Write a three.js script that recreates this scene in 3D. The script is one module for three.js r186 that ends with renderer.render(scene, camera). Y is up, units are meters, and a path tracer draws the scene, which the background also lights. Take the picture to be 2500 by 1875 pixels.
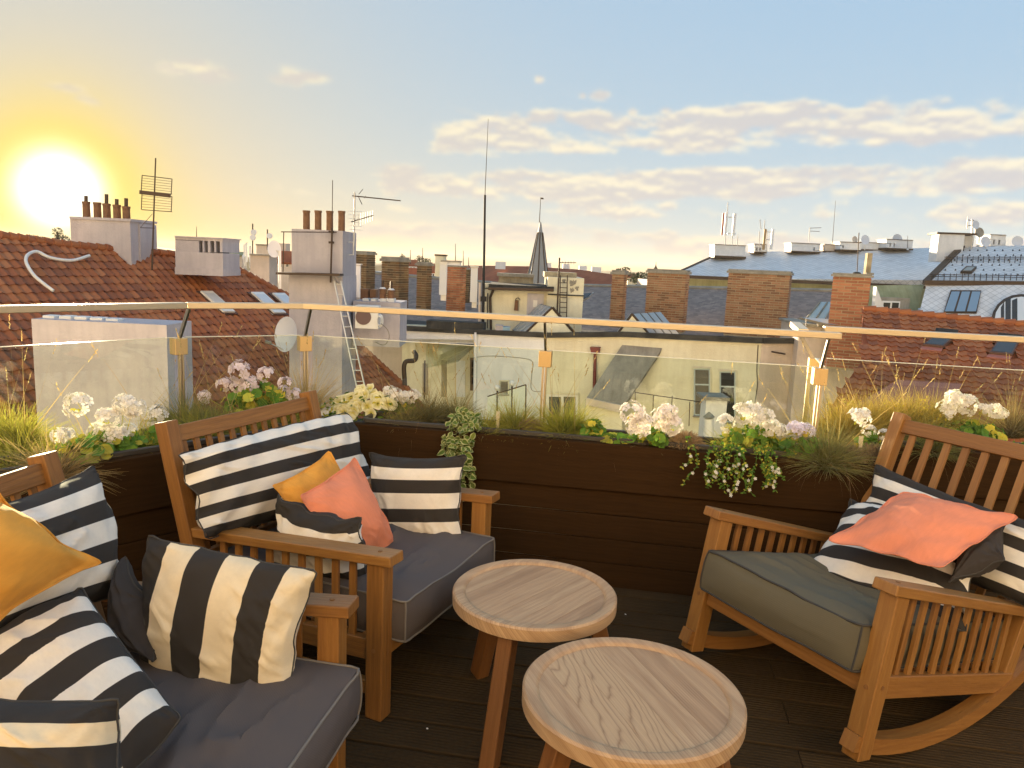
import * as THREE from 'three';
import { RoundedBoxGeometry } from 'three/addons/geometries/RoundedBoxGeometry.js';
import { mergeGeometries, toCreasedNormals } from 'three/addons/utils/BufferGeometryUtils.js';

// ---------------------------------------------------------------- camera, sky, sun, exposure
const scene = new THREE.Scene();
const FOCAL = 1850, PW = 2500, PH = 1875, EYE = 1.55, PITCH = THREE.MathUtils.degToRad(9.2), ROLL = THREE.MathUtils.degToRad(2.5);
const camera = new THREE.PerspectiveCamera(2 * Math.atan(PH / 2 / FOCAL) * 180 / Math.PI, PW / PH, 0.05, 3000);
camera.rotation.order = 'YXZ';
camera.position.set(0, EYE, 0);
camera.rotation.set(-PITCH, 0, ROLL);
camera.updateMatrixWorld(true);
const EXPOSURE = 4.9;
const renderer = new THREE.WebGLRenderer({ antialias: true });
renderer.toneMapping = THREE.LinearToneMapping;
renderer.toneMappingExposure = EXPOSURE;
renderer.shadowMap.enabled = true;
renderer.shadowMap.type = THREE.PCFSoftShadowMap;

const V = (x, y, z) => new THREE.Vector3(x, y, z);
// a pixel of the photograph gives a direction; the distance comes from what it touches
function ray(px, py) { return V((px - PW / 2) / FOCAL, -(py - PH / 2) / FOCAL, -1).applyQuaternion(camera.quaternion); }
function at(px, py, Z) { const d = ray(px, py); return camera.position.clone().addScaledVector(d, -Z / d.z); }
function atY(px, py, y) { const d = ray(px, py); return camera.position.clone().addScaledVector(d, (y - EYE) / d.y); }
function hit(px, py, p0, n) { const d = ray(px, py); return camera.position.clone().addScaledVector(d, n.dot(p0.clone().sub(camera.position)) / n.dot(d)); }

let seed = 12345;
function rnd() { seed = (seed + 0x6D2B79F5) | 0; let t = Math.imul(seed ^ (seed >>> 15), 1 | seed); t = (t + Math.imul(t ^ (t >>> 7), 61 | t)) ^ t; return ((t ^ (t >>> 14)) >>> 0) / 4294967296; }
const rr = (a, b) => a + (b - a) * rnd();
const clamp = (x, a = 0, b = 1) => Math.min(b, Math.max(a, x));
const smooth = (a, b, x) => { const t = clamp((x - a) / (b - a)); return t * t * (3 - 2 * t); };
const mix = (a, b, t) => a + (b - a) * t;
function hash(x, y, s = 0) { let h = Math.imul(x, 374761393) + Math.imul(y, 668265263) + Math.imul(s, 1274126177); h = Math.imul(h ^ (h >>> 13), 1274126177); return ((h ^ (h >>> 16)) >>> 0) / 4294967296; }
function vnoise(x, y, s = 0, per = 0) {
  const xi = Math.floor(x), yi = Math.floor(y), fx = x - xi, fy = y - yi, u = fx * fx * (3 - 2 * fx), v = fy * fy * (3 - 2 * fy);
  const w = (k) => per ? ((k % per) + per) % per : k;
  return mix(mix(hash(w(xi), w(yi), s), hash(w(xi + 1), w(yi), s), u), mix(hash(w(xi), w(yi + 1), s), hash(w(xi + 1), w(yi + 1), s), u), v);
}
function fbm(x, y, s = 0, oct = 4, per = 0) { let a = 0, m = 0, k = 0.5; for (let i = 0; i < oct; i++) { a += k * vnoise(x, y, s + i * 17, per); m += k; k *= 0.5; x *= 2; y *= 2; per *= 2; } return a / m; }

const SUN = ray(145, 466).normalize();
{ // evening sky: air and clouds only
  const SW = 2048, SH = 1024, data = new Float32Array(SW * SH * 4);
  const sunAz = Math.atan2(SUN.x, -SUN.z), deg = 180 / Math.PI;
  const puffs = [[420, 170, 48, 11], [500, 176, 46, 16], [725, 186, 58, 17], [160, 213, 36, 9], [216, 245, 19, 8], [1465, 233, 18, 10], [1627, 273, 14, 9], [1422, 234, 6, 5], [1545, 275, 9, 6], [1985, 312, 22, 7], [2050, 322, 28, 9], [1315, 196, 9, 6]]
    .map(([x, y, w, h]) => { const d = ray(x, y).normalize(); return [Math.atan2(d.x, -d.z) * deg, Math.asin(d.y) * deg, w / FOCAL * deg, h / FOCAL * deg]; });
  for (let j = 0; j < SH; j++) for (let i = 0; i < SW; i++) {
    const phi = ((i + 0.5) / SW - 0.5) * 2 * Math.PI, th = ((j + 0.5) / SH - 0.5) * Math.PI;
    const x = Math.cos(phi) * Math.cos(th), y = Math.sin(th), z = Math.sin(phi) * Math.cos(th);
    const el = th * deg, az = Math.atan2(x, -z) * deg, g = Math.acos(clamp(x * SUN.x + y * SUN.y + z * SUN.z, -1, 1)) * deg;
    const e = Math.max(el, 0);
    // clear air
    const hz = Math.exp(-e / 7.5), up = smooth(0, 40, e);
    let r = mix(mix(0.385, 0.33, up), 0.76, hz), gr = mix(mix(0.585, 0.545, up), 0.83, hz), b = mix(mix(0.78, 0.81, up), 0.80, hz);
    const wA = Math.exp(-g / 15) * 0.9, wB = Math.exp(-g / 24) * Math.exp(-e / 4.0) * 0.8, w = clamp(wA + wB, 0, 1);
    r = mix(r, 1.0, w); gr = mix(gr, 0.74, w); b = mix(b, 0.34, w);
    const ring = Math.exp(-Math.pow(g / 4.9, 2.0)); r = mix(r, 1.12, ring); gr = mix(gr, 0.84, ring); b = mix(b, 0.05, ring);
    const core = Math.exp(-Math.pow(g / 2.2, 2.6)); r = mix(r, 3.2, core); gr = mix(gr, 3.0, core); b = mix(b, 2.6, core);
    // clouds
    const ax = az * 0.15, ay = el * 0.44;
    const n1 = fbm(ax * 1.5 + 31, ay * 1.7 + 7, 3, 6), n2 = fbm(ax * 5 + 3, ay * 4.2, 9, 5);
    let dn = n1 * 0.62 + n2 * 0.38;
    const band = (c, h, a0, a1) => Math.exp(-Math.pow((el - c) / h, 4)) * smooth(a0, a1, az);
    const far = smooth(55, 110, Math.abs(az));
    let m = Math.max(band(9.2 + 0.03 * az, 1.75, -8, -5) * 1.06, band(5.5 + 0.033 * az, 1.35, -14, -9) * 1.08, band(1.7, 1.15, -26, -10) * 1.02, 0.66 * band(4.4, 1.4, -22, -16), 0.5 * band(14, 4, 40, 70));
    m *= 1 - 0.35 * far;
    let c = smooth(0.33, 0.50, dn + (m - 1) * 0.42) * smooth(0.1, 0.45, m);
    c = Math.max(c, 0);
    for (const [pa, pe, pw, ph] of puffs) {
      const q = Math.hypot((az - pa) / pw, (el - pe) / ph);
      if (q < 2) c = Math.max(c, smooth(1.5, 0.4, q + (n2 - 0.5) * 2.0));
    }
    if (c > 0.003) {
      const up1 = fbm(ax * 1.5 + 31, ay * 1.7 + 7 + 0.2, 3, 5) * 0.62 + fbm(ax * 5 + 3, ay * 4.2 + 0.45, 9, 4) * 0.38;
      const lit = smooth(-0.05, 0.10, dn - up1 + 0.035 - 0.05 * (c > 0.8)) * mix(1, 0.55, smooth(0.0, 4.0, 4.0 - el));
      const warm = Math.exp(-g / 45);
      let cr = mix(0.66, 1.06, lit), cg = mix(0.65, 0.97, lit), cb = mix(0.69, 0.76, lit);
      cr = mix(cr, 0.98, warm * 0.3); cg = mix(cg, 0.74, warm * 0.3); cb = mix(cb, 0.36, warm * 0.4);
      const k = clamp(c) * 0.86 * (1 - Math.exp(-g / 5));
      r = mix(r, Math.max(cr, 0), k); gr = mix(gr, cg, k); b = mix(b, cb, k);
    }
    if (el < 0) { const d = smooth(0, -6, el); r = mix(r, 0.34, d); gr = mix(gr, 0.30, d); b = mix(b, 0.24, d); }
    const o = (j * SW + i) * 4;
    data[o] = r / EXPOSURE; data[o + 1] = gr / EXPOSURE; data[o + 2] = b / EXPOSURE; data[o + 3] = 1;
  }
  const sky = new THREE.DataTexture(data, SW, SH, THREE.RGBAFormat, THREE.FloatType);
  sky.mapping = THREE.EquirectangularReflectionMapping; sky.magFilter = THREE.LinearFilter; sky.needsUpdate = true;
  scene.background = sky; scene.environment = sky;
}
const sun = new THREE.DirectionalLight(new THREE.Color(1.0, 0.80, 0.53), 5);
sun.position.copy(SUN).multiplyScalar(60);
sun.castShadow = true; sun.shadow.mapSize.set(4096, 4096); sun.shadow.radius = 2;
Object.assign(sun.shadow.camera, { left: -40, right: 40, top: 30, bottom: -30, near: 1, far: 160 });
scene.add(sun, sun.target);

// ---------------------------------------------------------------- naming, parts, materials
const used = {};
function numbered(n) { if (!(n in used)) { used[n] = 0; return n; } used[n]++; return n + '_' + String(used[n]).padStart(3, '0'); }
function thing(name, label, category, group) { const o = new THREE.Group(); o.name = numbered(name); o.userData = { label, category }; if (group) o.userData.group = group; scene.add(o); return o; }
function part(parent, name, geo, mat, label) { const m = new THREE.Mesh(geo, mat); m.name = name; if (label) m.userData.label = label; parent.add(m); return m; }
function structure(name, label, category = name) { const o = new THREE.Group(); o.name = numbered(name); o.userData = { label, category, kind: 'structure' }; scene.add(o); return o; }
function stuff(m) { m.userData.kind = 'stuff'; return m; }
function col(r, g, b) { return new THREE.Color().setRGB(r, g, b); }
function std(c, rough = 0.7, o = {}) { return new THREE.MeshStandardMaterial({ color: Array.isArray(c) ? col(...c) : c, roughness: rough, ...o }); }

function tex(n, fn, srgb = true, m = n) {
  const d = new Uint8Array(n * m * 4);
  for (let y = 0; y < m; y++) for (let x = 0; x < n; x++) { const c = fn(x / n, y / m, x, y), o = (y * n + x) * 4; for (let k = 0; k < 3; k++) d[o + k] = clamp(srgb ? Math.pow(clamp(c[k]), 1 / 2.2) : c[k]) * 255; d[o + 3] = 255; }
  const t = new THREE.DataTexture(d, n, m); t.wrapS = t.wrapT = THREE.RepeatWrapping; t.magFilter = THREE.LinearFilter; t.minFilter = THREE.LinearMipmapLinearFilter; t.generateMipmaps = true;
  if (srgb) t.colorSpace = THREE.SRGBColorSpace; t.needsUpdate = true; return t;
}
const lerp3 = (a, b, t) => [mix(a[0], b[0], t), mix(a[1], b[1], t), mix(a[2], b[2], t)];
function woodTex(a, b, s, rings = 9, contrast = 1) { // u across 0.25 m, v along 1 m
  return tex(512, (u, v) => {
    const wv = fbm(u * 4, v * 4, s, 4, 4), w2 = fbm(u * 8, v * 2, s + 5, 3, 2);
    const ring = 0.5 + 0.5 * Math.sin((u * rings + wv * 2.4) * 6.283);
    const fine = vnoise(u * 128, v * 8, s + 9, 8) * 0.6 + vnoise(u * 256, v * 16, s + 11, 16) * 0.4;
    const t = clamp((0.16 * ring + 0.50 * fine + 0.40 * w2 - 0.04 - 0.5) * contrast + 0.5);
    return lerp3(a, b, t);
  });
}
function grain(lo, hi, freq, s, oct = 4) { return tex(256, (u, v) => { const n = fbm(u * freq, v * freq, s, oct, freq); const k = mix(lo, hi, n); return [k, k, k]; }, false); }
const weave = tex(256, (u, v) => { const k = 0.5 + 0.25 * Math.sin(u * 6.283 * 64) * Math.sin(v * 6.283 * 64) + 0.4 * (fbm(u * 8, v * 8, 4, 4, 8) - 0.5); return [k, k, k]; }, false);
const bumpFine = grain(0, 1, 32, 21, 5), bumpCoarse = grain(0, 1, 8, 23, 5);
const plasterTex = (a, b, s) => tex(512, (u, v) => { const n = fbm(u * 6, v * 6, s, 6, 6), st = fbm(u * 40, v * 5, s + 3, 4, 5), f = fbm(u * 64, v * 64, s + 7, 2, 64); return lerp3(a, b, clamp((n - 0.5) * 1.6 + (st - 0.5) * 0.7 + (f - 0.5) * 0.25 + 0.35)); });
function plaster(a, b, s, scale = 4, rough = 0.92) { const t = plasterTex(a, b, s); t.repeat.set(1 / scale, 1 / scale); const bm = bumpFine.clone(); bm.repeat.set(1.2, 1.2); bm.needsUpdate = true; return new THREE.MeshStandardMaterial({ map: t, roughness: rough, bumpMap: bm, bumpScale: 0.006 }); }

// uv in metres by each triangle's facing; v runs along the long axis
function metric(geo, long = -1, du = 0, dv = 0, su = 1, sv = 1) {
  const g = geo.index ? geo.toNonIndexed() : geo, p = g.attributes.position, uv = new Float32Array(p.count * 2);
  const a = V(), b = V(), c = V(), n = V();
  for (let i = 0; i < p.count; i += 3) {
    a.fromBufferAttribute(p, i); b.fromBufferAttribute(p, i + 1); c.fromBufferAttribute(p, i + 2);
    n.copy(b).sub(a).cross(c.clone().sub(a)); const N = [Math.abs(n.x), Math.abs(n.y), Math.abs(n.z)];
    let f = N[0] > N[1] ? (N[0] > N[2] ? 0 : 2) : (N[1] > N[2] ? 1 : 2);
    let vAx, uAx;
    if (long >= 0 && f !== long) { vAx = long; uAx = 3 - f - long; } else { [uAx, vAx] = f === 0 ? [2, 1] : f === 1 ? [0, 2] : [0, 1]; }
    [a, b, c].forEach((q, k) => { const e = [q.x, q.y, q.z]; uv[(i + k) * 2] = e[uAx] * su + du; uv[(i + k) * 2 + 1] = e[vAx] * sv + dv; });
  }
  g.setAttribute('uv', new THREE.BufferAttribute(uv, 2)); return g;
}
const WS = 4; // wood texture spans 0.25 m across
function wbox(w, h, d, r = 0.004) { const s = [w, h, d], long = s.indexOf(Math.max(...s)); return metric(new RoundedBoxGeometry(w, h, d, 1, Math.min(r, Math.min(w, h, d) * 0.45)), long, rnd(), rnd(), WS, 1); }
function plainBox(w, h, d) { return metric(new THREE.BoxGeometry(w, h, d), -1, rnd() * 3, rnd() * 3); }
// a straight member from a to b: w across, t in the direction of hint
function bar(a, b, w, t, hint = V(0, 0, 1), r = 0.004, plain = false) {
  const d = b.clone().sub(a), L = d.length(); d.normalize();
  const x = d.clone().cross(hint).normalize(), z = x.clone().cross(d).normalize();
  const g = plain ? plainBox(w, L, t) : wbox(w, L, t, r);
  return g.applyMatrix4(new THREE.Matrix4().makeBasis(x, d, z).setPosition(a.clone().add(b).multiplyScalar(0.5)));
}
function tube(pts, r, seg = 24, rad = 6) { return new THREE.TubeGeometry(new THREE.CatmullRomCurve3(pts), seg, r, rad, false); }
function rod(a, b, r, n = 6, r2 = r) { const d = b.clone().sub(a), L = d.length(); const g = new THREE.CylinderGeometry(r2, r, L, n); g.applyQuaternion(new THREE.Quaternion().setFromUnitVectors(V(0, 1, 0), d.normalize())); g.translate((a.x + b.x) / 2, (a.y + b.y) / 2, (a.z + b.z) / 2); return g; }
// flat polygon given thickness along a vector; uv in metres on its own plane
function prism(pts, vec) {
  const n = V(); for (let i = 0; i < pts.length; i++) { const a = pts[i], b = pts[(i + 1) % pts.length]; n.x += (a.y - b.y) * (a.z + b.z); n.y += (a.z - b.z) * (a.x + b.x); n.z += (a.x - b.x) * (a.y + b.y); } n.normalize();
  if (n.dot(vec) > 0) { pts = pts.slice().reverse(); n.negate(); }
  let U = V(0, 1, 0).cross(n); if (U.length() < 0.05) U = V(1, 0, 0); U.normalize(); const W = n.clone().cross(U);
  const q = pts.map(p => new THREE.Vector2(p.dot(U), p.dot(W)));
  const tri = THREE.ShapeUtils.triangulateShape(q, []);
  const P = [], UV = [], put = (p, u, v) => { P.push(p.x, p.y, p.z); UV.push(u, v); };
  const back = pts.map(p => p.clone().add(vec));
  for (const [a, b, c] of tri) { for (const k of [a, b, c]) put(pts[k], q[k].x, q[k].y); for (const k of [a, c, b]) put(back[k], q[k].x, q[k].y); }
  let run = 0; const T = vec.length();
  for (let i = 0; i < pts.length; i++) { const k = (i + 1) % pts.length, L = pts[i].distanceTo(pts[k]); const A = pts[i], B = pts[k], C = back[k], D = back[i];
    put(A, run, 0); put(D, run, T); put(C, run + L, T); put(A, run, 0); put(C, run + L, T); put(B, run + L, 0); run += L; }
  const g = new THREE.BufferGeometry(); g.setAttribute('position', new THREE.Float32BufferAttribute(P, 3)); g.setAttribute('uv', new THREE.Float32BufferAttribute(UV, 2)); g.computeVertexNormals(); return g;
}
function merge(list) { const norm = list.map(g => { g = g.index ? g.toNonIndexed() : g.clone(); for (const k of Object.keys(g.attributes)) if (!['position', 'normal', 'uv', 'color'].includes(k)) g.deleteAttribute(k); if (!g.attributes.uv) g.setAttribute('uv', new THREE.Float32BufferAttribute(new Float32Array(g.attributes.position.count * 2), 2)); return g; }); return mergeGeometries(norm); }

const M = {};
function wood(a, b, s, rings, contrast, rough) { const bm = bumpFine; return new THREE.MeshPhysicalMaterial({ map: woodTex(a, b, s, rings, contrast), roughness: rough, bumpMap: bm, bumpScale: 0.0012, specularIntensity: rough > 0.6 ? 0.12 : 0.9 }); }
M.teak = wood([0.225, 0.088, 0.016], [0.37, 0.17, 0.036], 3, 9, 1.2, 0.48);
M.teak2 = wood([0.19, 0.073, 0.013], [0.315, 0.14, 0.029], 37, 7, 1.2, 0.5);
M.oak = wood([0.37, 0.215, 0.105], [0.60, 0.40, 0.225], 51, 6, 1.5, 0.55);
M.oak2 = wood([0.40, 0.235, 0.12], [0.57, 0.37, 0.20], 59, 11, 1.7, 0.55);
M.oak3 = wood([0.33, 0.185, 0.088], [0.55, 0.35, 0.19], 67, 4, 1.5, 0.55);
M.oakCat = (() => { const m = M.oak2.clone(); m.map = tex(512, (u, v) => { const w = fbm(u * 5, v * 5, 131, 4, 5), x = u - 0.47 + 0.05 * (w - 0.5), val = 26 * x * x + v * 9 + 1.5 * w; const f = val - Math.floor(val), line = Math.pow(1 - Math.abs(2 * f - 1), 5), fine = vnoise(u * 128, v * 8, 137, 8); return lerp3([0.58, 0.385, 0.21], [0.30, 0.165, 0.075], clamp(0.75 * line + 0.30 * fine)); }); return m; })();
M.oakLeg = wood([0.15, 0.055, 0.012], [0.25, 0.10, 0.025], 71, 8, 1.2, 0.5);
M.plank = wood([0.020, 0.0086, 0.0022], [0.048, 0.0205, 0.0055], 83, 8, 1.1, 0.85);
M.deck = wood([0.030, 0.018, 0.0075], [0.078, 0.047, 0.020], 91, 7, 1.2, 0.75);
M.steel = std([0.66, 0.54, 0.38], 0.40, { metalness: 1, bumpMap: bumpFine, bumpScale: 0.0003 });
M.teak3 = wood([0.25, 0.104, 0.020], [0.40, 0.195, 0.046], 113, 6, 1.3, 0.46);
M.teak4 = wood([0.175, 0.067, 0.012], [0.335, 0.148, 0.030], 127, 11, 1.5, 0.52);
M.brass = std([0.72, 0.50, 0.24], 0.42, { metalness: 0.75, bumpMap: bumpFine, bumpScale: 0.0004 });
M.steelDark = std([0.35, 0.32, 0.28], 0.35, { metalness: 1 });
M.glass = new THREE.MeshPhysicalMaterial({ color: col(0.93, 0.97, 0.93), transmission: 1, thickness: 0, roughness: 0.0, ior: 1.5, metalness: 0 });
M.glassEdge = std([0.70, 0.70, 0.58], 0.2);
M.plastic = std([0.052, 0.042, 0.032], 0.55, { bumpMap: bumpFine, bumpScale: 0.001 });
M.soil = new THREE.MeshStandardMaterial({ map: tex(256, (u, v) => { const n = fbm(u * 24, v * 24, 5, 4, 24); return lerp3([0.012, 0.008, 0.005], [0.07, 0.045, 0.028], n); }), roughness: 1, bumpMap: bumpCoarse, bumpScale: 0.02 });
// ---------------------------------------------------------------- terrace: deck, planter walls, balustrade
const PSI = THREE.MathUtils.degToRad(9.4);
const E1 = V(Math.cos(PSI), 0, Math.sin(PSI)), NIN = V(-Math.sin(PSI), 0, Math.cos(PSI)); // along the back wall; towards the terrace
const F0 = V(0.685, 0, -3.473);
const back = (t, out = 0, y = 0) => F0.clone().addScaledVector(E1, t).addScaledVector(NIN, -out).setY(y);
const CL = back(-1.50), E2 = V(-0.66, 0, 0.75).normalize(), N2 = V(0.75, 0, 0.66).normalize(); // left wall runs from the corner towards the camera's left
const left = (t, out = 0, y = 0) => CL.clone().addScaledVector(E2, t).addScaledVector(N2, -out).setY(y);
{
  const deck = structure('deck', 'dark brown ribbed wooden decking of the roof terrace', 'deck');
  const bw = 0.142, ribs = 9, prof = [];
  for (let k = 0; k < ribs; k++) { const x0 = -bw / 2 + 0.004 + k * (bw - 0.008) / ribs, w = (bw - 0.008) / ribs; prof.push([x0 + w * 0.12, -0.003], [x0 + w * 0.26, 0], [x0 + w * 0.86, 0], [x0 + w * 0.98, -0.003]); }
  const sh = new THREE.Shape(); sh.moveTo(-bw / 2 + 0.002, -0.024); for (const [x, y] of prof) sh.lineTo(x, y); sh.lineTo(bw / 2 - 0.002, -0.024); sh.closePath();
  const variants = [];
  for (let k = 0; k < 5; k++) { const g = new THREE.ExtrudeGeometry(sh, { depth: 3.4, bevelEnabled: false, steps: 1 }); g.translate(0, 0, -1.7); variants.push(metric(g, 2, rnd(), rnd() * 3, WS, 1)); }
  for (let i = 0; i < 46; i++) for (const s of [0, 1]) {
    const m = part(deck, 'deck_board', variants[(i * 3 + s * 2) % 5], M.deck);
    const off = (i % 2 ? 1.1 : -0.4);
    m.position.copy(back(off + (s ? 1.7015 : -1.7015) - 0.6, 0.50 - (i + 0.5) * (bw + 0.005), -rr(0, 0.0015)));
    m.rotation.y = Math.PI / 2 - PSI;
  }
  const sub = part(deck, 'underlay', prism([V(-6, -0.03, 4), V(6, -0.03, 4), V(6, -0.03, -3.6), V(-6, -0.03, -4.4)], V(0, -0.3, 0)), std([0.02, 0.016, 0.012], 0.95));
}
// planter walls of stained boards
function plankWall(label, P, t0, t1, corner) {
  const w = thing('planter_wall', label, 'wall', 'dark board planter walls');
  const hs = [[0.0, 0.118], [0.122, 0.24], [0.244, 0.362], [0.366, 0.484]];
  for (const [a, b] of hs) part(w, 'board', bar(P(t0, 0.012, (a + b) / 2), P(t1, 0.012, (a + b) / 2), b - a, 0.024, V(0, 0, 1).copy(P(0, 1)).sub(P(0, 0)), 0.003), M.plank);
  part(w, 'fascia_board', bar(P(t0, -0.004, 0.602), P(t1, -0.004, 0.602), 0.228, 0.028, P(0, 1).sub(P(0, 0)), 0.004), M.plank);
  part(w, 'top_edge', bar(P(t0, 0.02, 0.70), P(t1, 0.02, 0.70), 0.03, 0.022, P(0, 1).sub(P(0, 0)), 0.004), M.plank);
  return w;
}
const TJ = 0.97; // where the back wall jogs outwards
const JOG = 0.46;
plankWall('dark stained board planter wall along the back of the terrace', back, -1.50, TJ);
plankWall('dark stained board planter wall behind the wooden armchairs', left, 0.0, 4.2);
const jogP = (t, out = 0, y = 0) => back(TJ, t, y).addScaledVector(E1, out);
plankWall('short dark board planter wall returning beside the rocking chair', jogP, 0, JOG);
const back2 = (t, out = 0, y = 0) => back(t, out + JOG, y);
plankWall('dark stained board planter wall behind the rocking chair', back2, TJ + 0.012, 4.0);
// balustrade lines (glass)
const GA = V(-1.149, 0, -4.151), GB = V(-1.688, 0, -3.798), GC = V(-2.165, 0, -3.166).sub(GB).multiplyScalar(1.55).add(GB), GD = V(-3.7, 0, -0.9);
const GE = atY(2013, 897, 1.10).setY(0), GF = GE.clone().addScaledVector(NIN, -0.44).addScaledVector(E1, 0.05), GG = GF.clone().addScaledVector(E1, 2.6);
{
  const bed = structure('planter_bed', 'dark soil bed of the planters along the terrace edge', 'soil');
  const out = 0.14, o = (p, q) => p.clone().add(q);
  const poly = [left(4.2), left(0, 0.0), CL.clone(), back(TJ), back2(TJ), back2(4.0)];
  const outer = [GG.clone().addScaledVector(E1, 1.2), GF.clone(), GE.clone(), GA.clone(), GB.clone(), GC.clone(), GD.clone().add(V(-1, 0, 1.4))];
  const norm = outer.map(p => { const d = V(p.x, 0, p.z).normalize().multiplyScalar(0.22); return p.clone().add(d); });
  const ring = [...[left(4.2, 0.03), left(0.02, 0.03), back(TJ - 0.02, 0.03), back2(TJ + 0.03, 0.03), back2(4.0, 0.03)], ...norm].map(p => p.setY(0.61));
  const soil = part(bed, 'soil', prism(ring, V(0, -0.1, 0)), M.soil);
  const ring2 = ring.map(p => p.clone().setY(0.505));
  part(bed, 'parapet', prism(ring2, V(0, -2.4, 0)), std([0.42, 0.38, 0.32], 0.9));
}
function balustrade(label, a, b, opts = {}) {
  const g = thing('glass_balustrade', label, 'balustrade', 'glass balustrade sections');
  const d = b.clone().sub(a), L = d.length(); d.normalize(); const n = V(-d.z, 0, d.x).normalize(); if (n.dot(V(0, 0, 1).sub(a)) < 0) n.negate();
  const pt = (t, inn, y) => a.clone().addScaledVector(d, t).addScaledVector(n, inn).setY(y);
  const t0 = opts.gap0 ?? 0.03, t1 = L - (opts.gap1 ?? 0.03);
  const cuts = [t0, ...(opts.mid || []).flatMap(m => [m - 0.012, m + 0.012]), t1];
  for (let k = 0; k < cuts.length; k += 2) {
    const p = part(g, 'glass_pane', bar(pt(cuts[k], 0, 0.83), pt(cuts[k + 1], 0, 0.83), 0.536, 0.012, n, 0.001, true), M.glass);
    part(p, 'polished_edge', bar(pt(cuts[k], 0, 1.1), pt(cuts[k + 1], 0, 1.1), 0.0032, 0.0125, n, 0.001, true), M.glassEdge);
  }
  for (const t of opts.posts || []) {
    const po = part(g, 'post', merge([-1, 1].map(s => bar(pt(t + s * 0.008, 0.022, 0.50), pt(t + s * 0.008, 0.022, 1.05), 0.010, 0.022, n, 0.002))), M.steel);
    part(g, 'clamp', (() => { const q = pt(t, 0.004, 1.055); return new RoundedBoxGeometry(0.066, 0.084, 0.06, 1, 0.003).applyMatrix4(new THREE.Matrix4().makeBasis(V(0, 1, 0).cross(n), V(0, 1, 0), n).setPosition(q)); })(), M.brass);
    part(g, 'rail_bracket', bar(pt(t, 0.01, 1.09), pt(t, 0.11, 1.255), 0.022, 0.012, d, 0.002), M.steelDark);
  }
  const r0 = opts.rail0 ?? 0, r1 = L + (opts.rail1 ?? 0);
  part(g, 'handrail', bar(pt(r0, 0.115, 1.268), pt(r1, 0.115, 1.268), 0.030, 0.052, n, 0.003), M.steel);
  return g;
}
const LB = GE.distanceTo(GA), tPost = GA.distanceTo(V(0.169, 0, -3.93));
balustrade('long glass balustrade with steel handrail along the back planter', GA, GE, { mid: [tPost], posts: [tPost, LB - 0.02], rail0: 0.04, rail1: 0.03, gap0: 0.05, gap1: 0.04 });
balustrade('short glass balustrade between the two corner posts beside the satellite dish', GB, GA, { posts: [GB.distanceTo(GA) - 0.005], rail0: 0.02, rail1: -0.05 });
balustrade('glass balustrade in front of the pale chimney block', GC, GB, { posts: [GC.distanceTo(GB) - 0.005], rail0: -0.0, rail1: -0.03 });
balustrade('glass balustrade past the pale chimney block at the terrace end', GD, GC, { posts: [], rail1: -0.02 });
balustrade('narrow glass return pane joining the stepped balustrade beside the rocking chair', GE, GF, { posts: [GE.distanceTo(GF)], rail0: -0.0, rail1: 0.11 });
balustrade('glass balustrade in front of the red roof with two skylights', GF, GG, { posts: [GF.distanceTo(GG) * 0.75], rail0: -0.0, gap0: 0.06 });
// plastic planter troughs
function trough(label, P, t, len, wd = 0.2, inset = 0.13) {
  const g = thing('planter_trough', label, 'planter', 'plastic planter troughs');
  const sh = (L, W, r) => { const s = new THREE.Shape(); const x = L / 2, y = W / 2; s.moveTo(-x + r, -y); s.lineTo(x - r, -y); s.absarc(x - r, -y + r, r, -Math.PI / 2, 0); s.lineTo(x, y - r); s.absarc(x - r, y - r, r, 0, Math.PI / 2); s.lineTo(-x + r, y); s.absarc(-x + r, y - r, r, Math.PI / 2, Math.PI); s.lineTo(-x, -y + r); s.absarc(-x + r, -y + r, r, Math.PI, Math.PI * 1.5); return s; };
  const rim = sh(len, wd, 0.035); rim.holes.push(sh(len - 0.036, wd - 0.036, 0.022));
  const mk = (s, d, y) => new THREE.ExtrudeGeometry(s, { depth: d, bevelEnabled: true, bevelSize: 0.003, bevelThickness: 0.003, bevelSegments: 1, curveSegments: 5 }).rotateX(-Math.PI / 2).translate(0, y, 0);
  part(g, 'rim', mk(rim, 0.016, 0.718), M.plastic);
  const bodyS = sh(len - 0.02, wd - 0.02, 0.03); bodyS.holes.push(sh(len - 0.036, wd - 0.036, 0.022));
  part(g, 'body', mk(bodyS, 0.10, 0.612), M.plastic);
  part(g, 'soil', mk(sh(len - 0.04, wd - 0.04, 0.02), 0.02, 0.675), M.soil);
  const c = P(t + len / 2, inset, 0), d = P(1, 0, 0).sub(P(0, 0, 0));
  g.position.copy(c); g.rotation.y = Math.atan2(-d.z, d.x);
  return g;
}
trough('brown plastic trough holding cream petunias at the planter corner', back, -1.46, 0.50);
trough('brown plastic trough of tufted grasses beside the trailing variegated plant', back, -0.92, 0.90);
trough('brown plastic trough of white geraniums and trailing small white flowers', back, 0.015, 0.92);
trough('brown plastic trough of geraniums behind the rear armchair', left, 0.33, 0.92);
trough('brown plastic trough with yellow green leaves behind the sofa', left, 1.27, 0.92);
trough('brown plastic trough at the far end behind the sofa', left, 2.21, 0.92);
trough('brown plastic trough of white geraniums behind the rocking chair', back2, TJ + 0.08, 0.92);
trough('brown plastic trough past the rocking chair backrest', back2, TJ + 1.02, 0.92);
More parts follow.
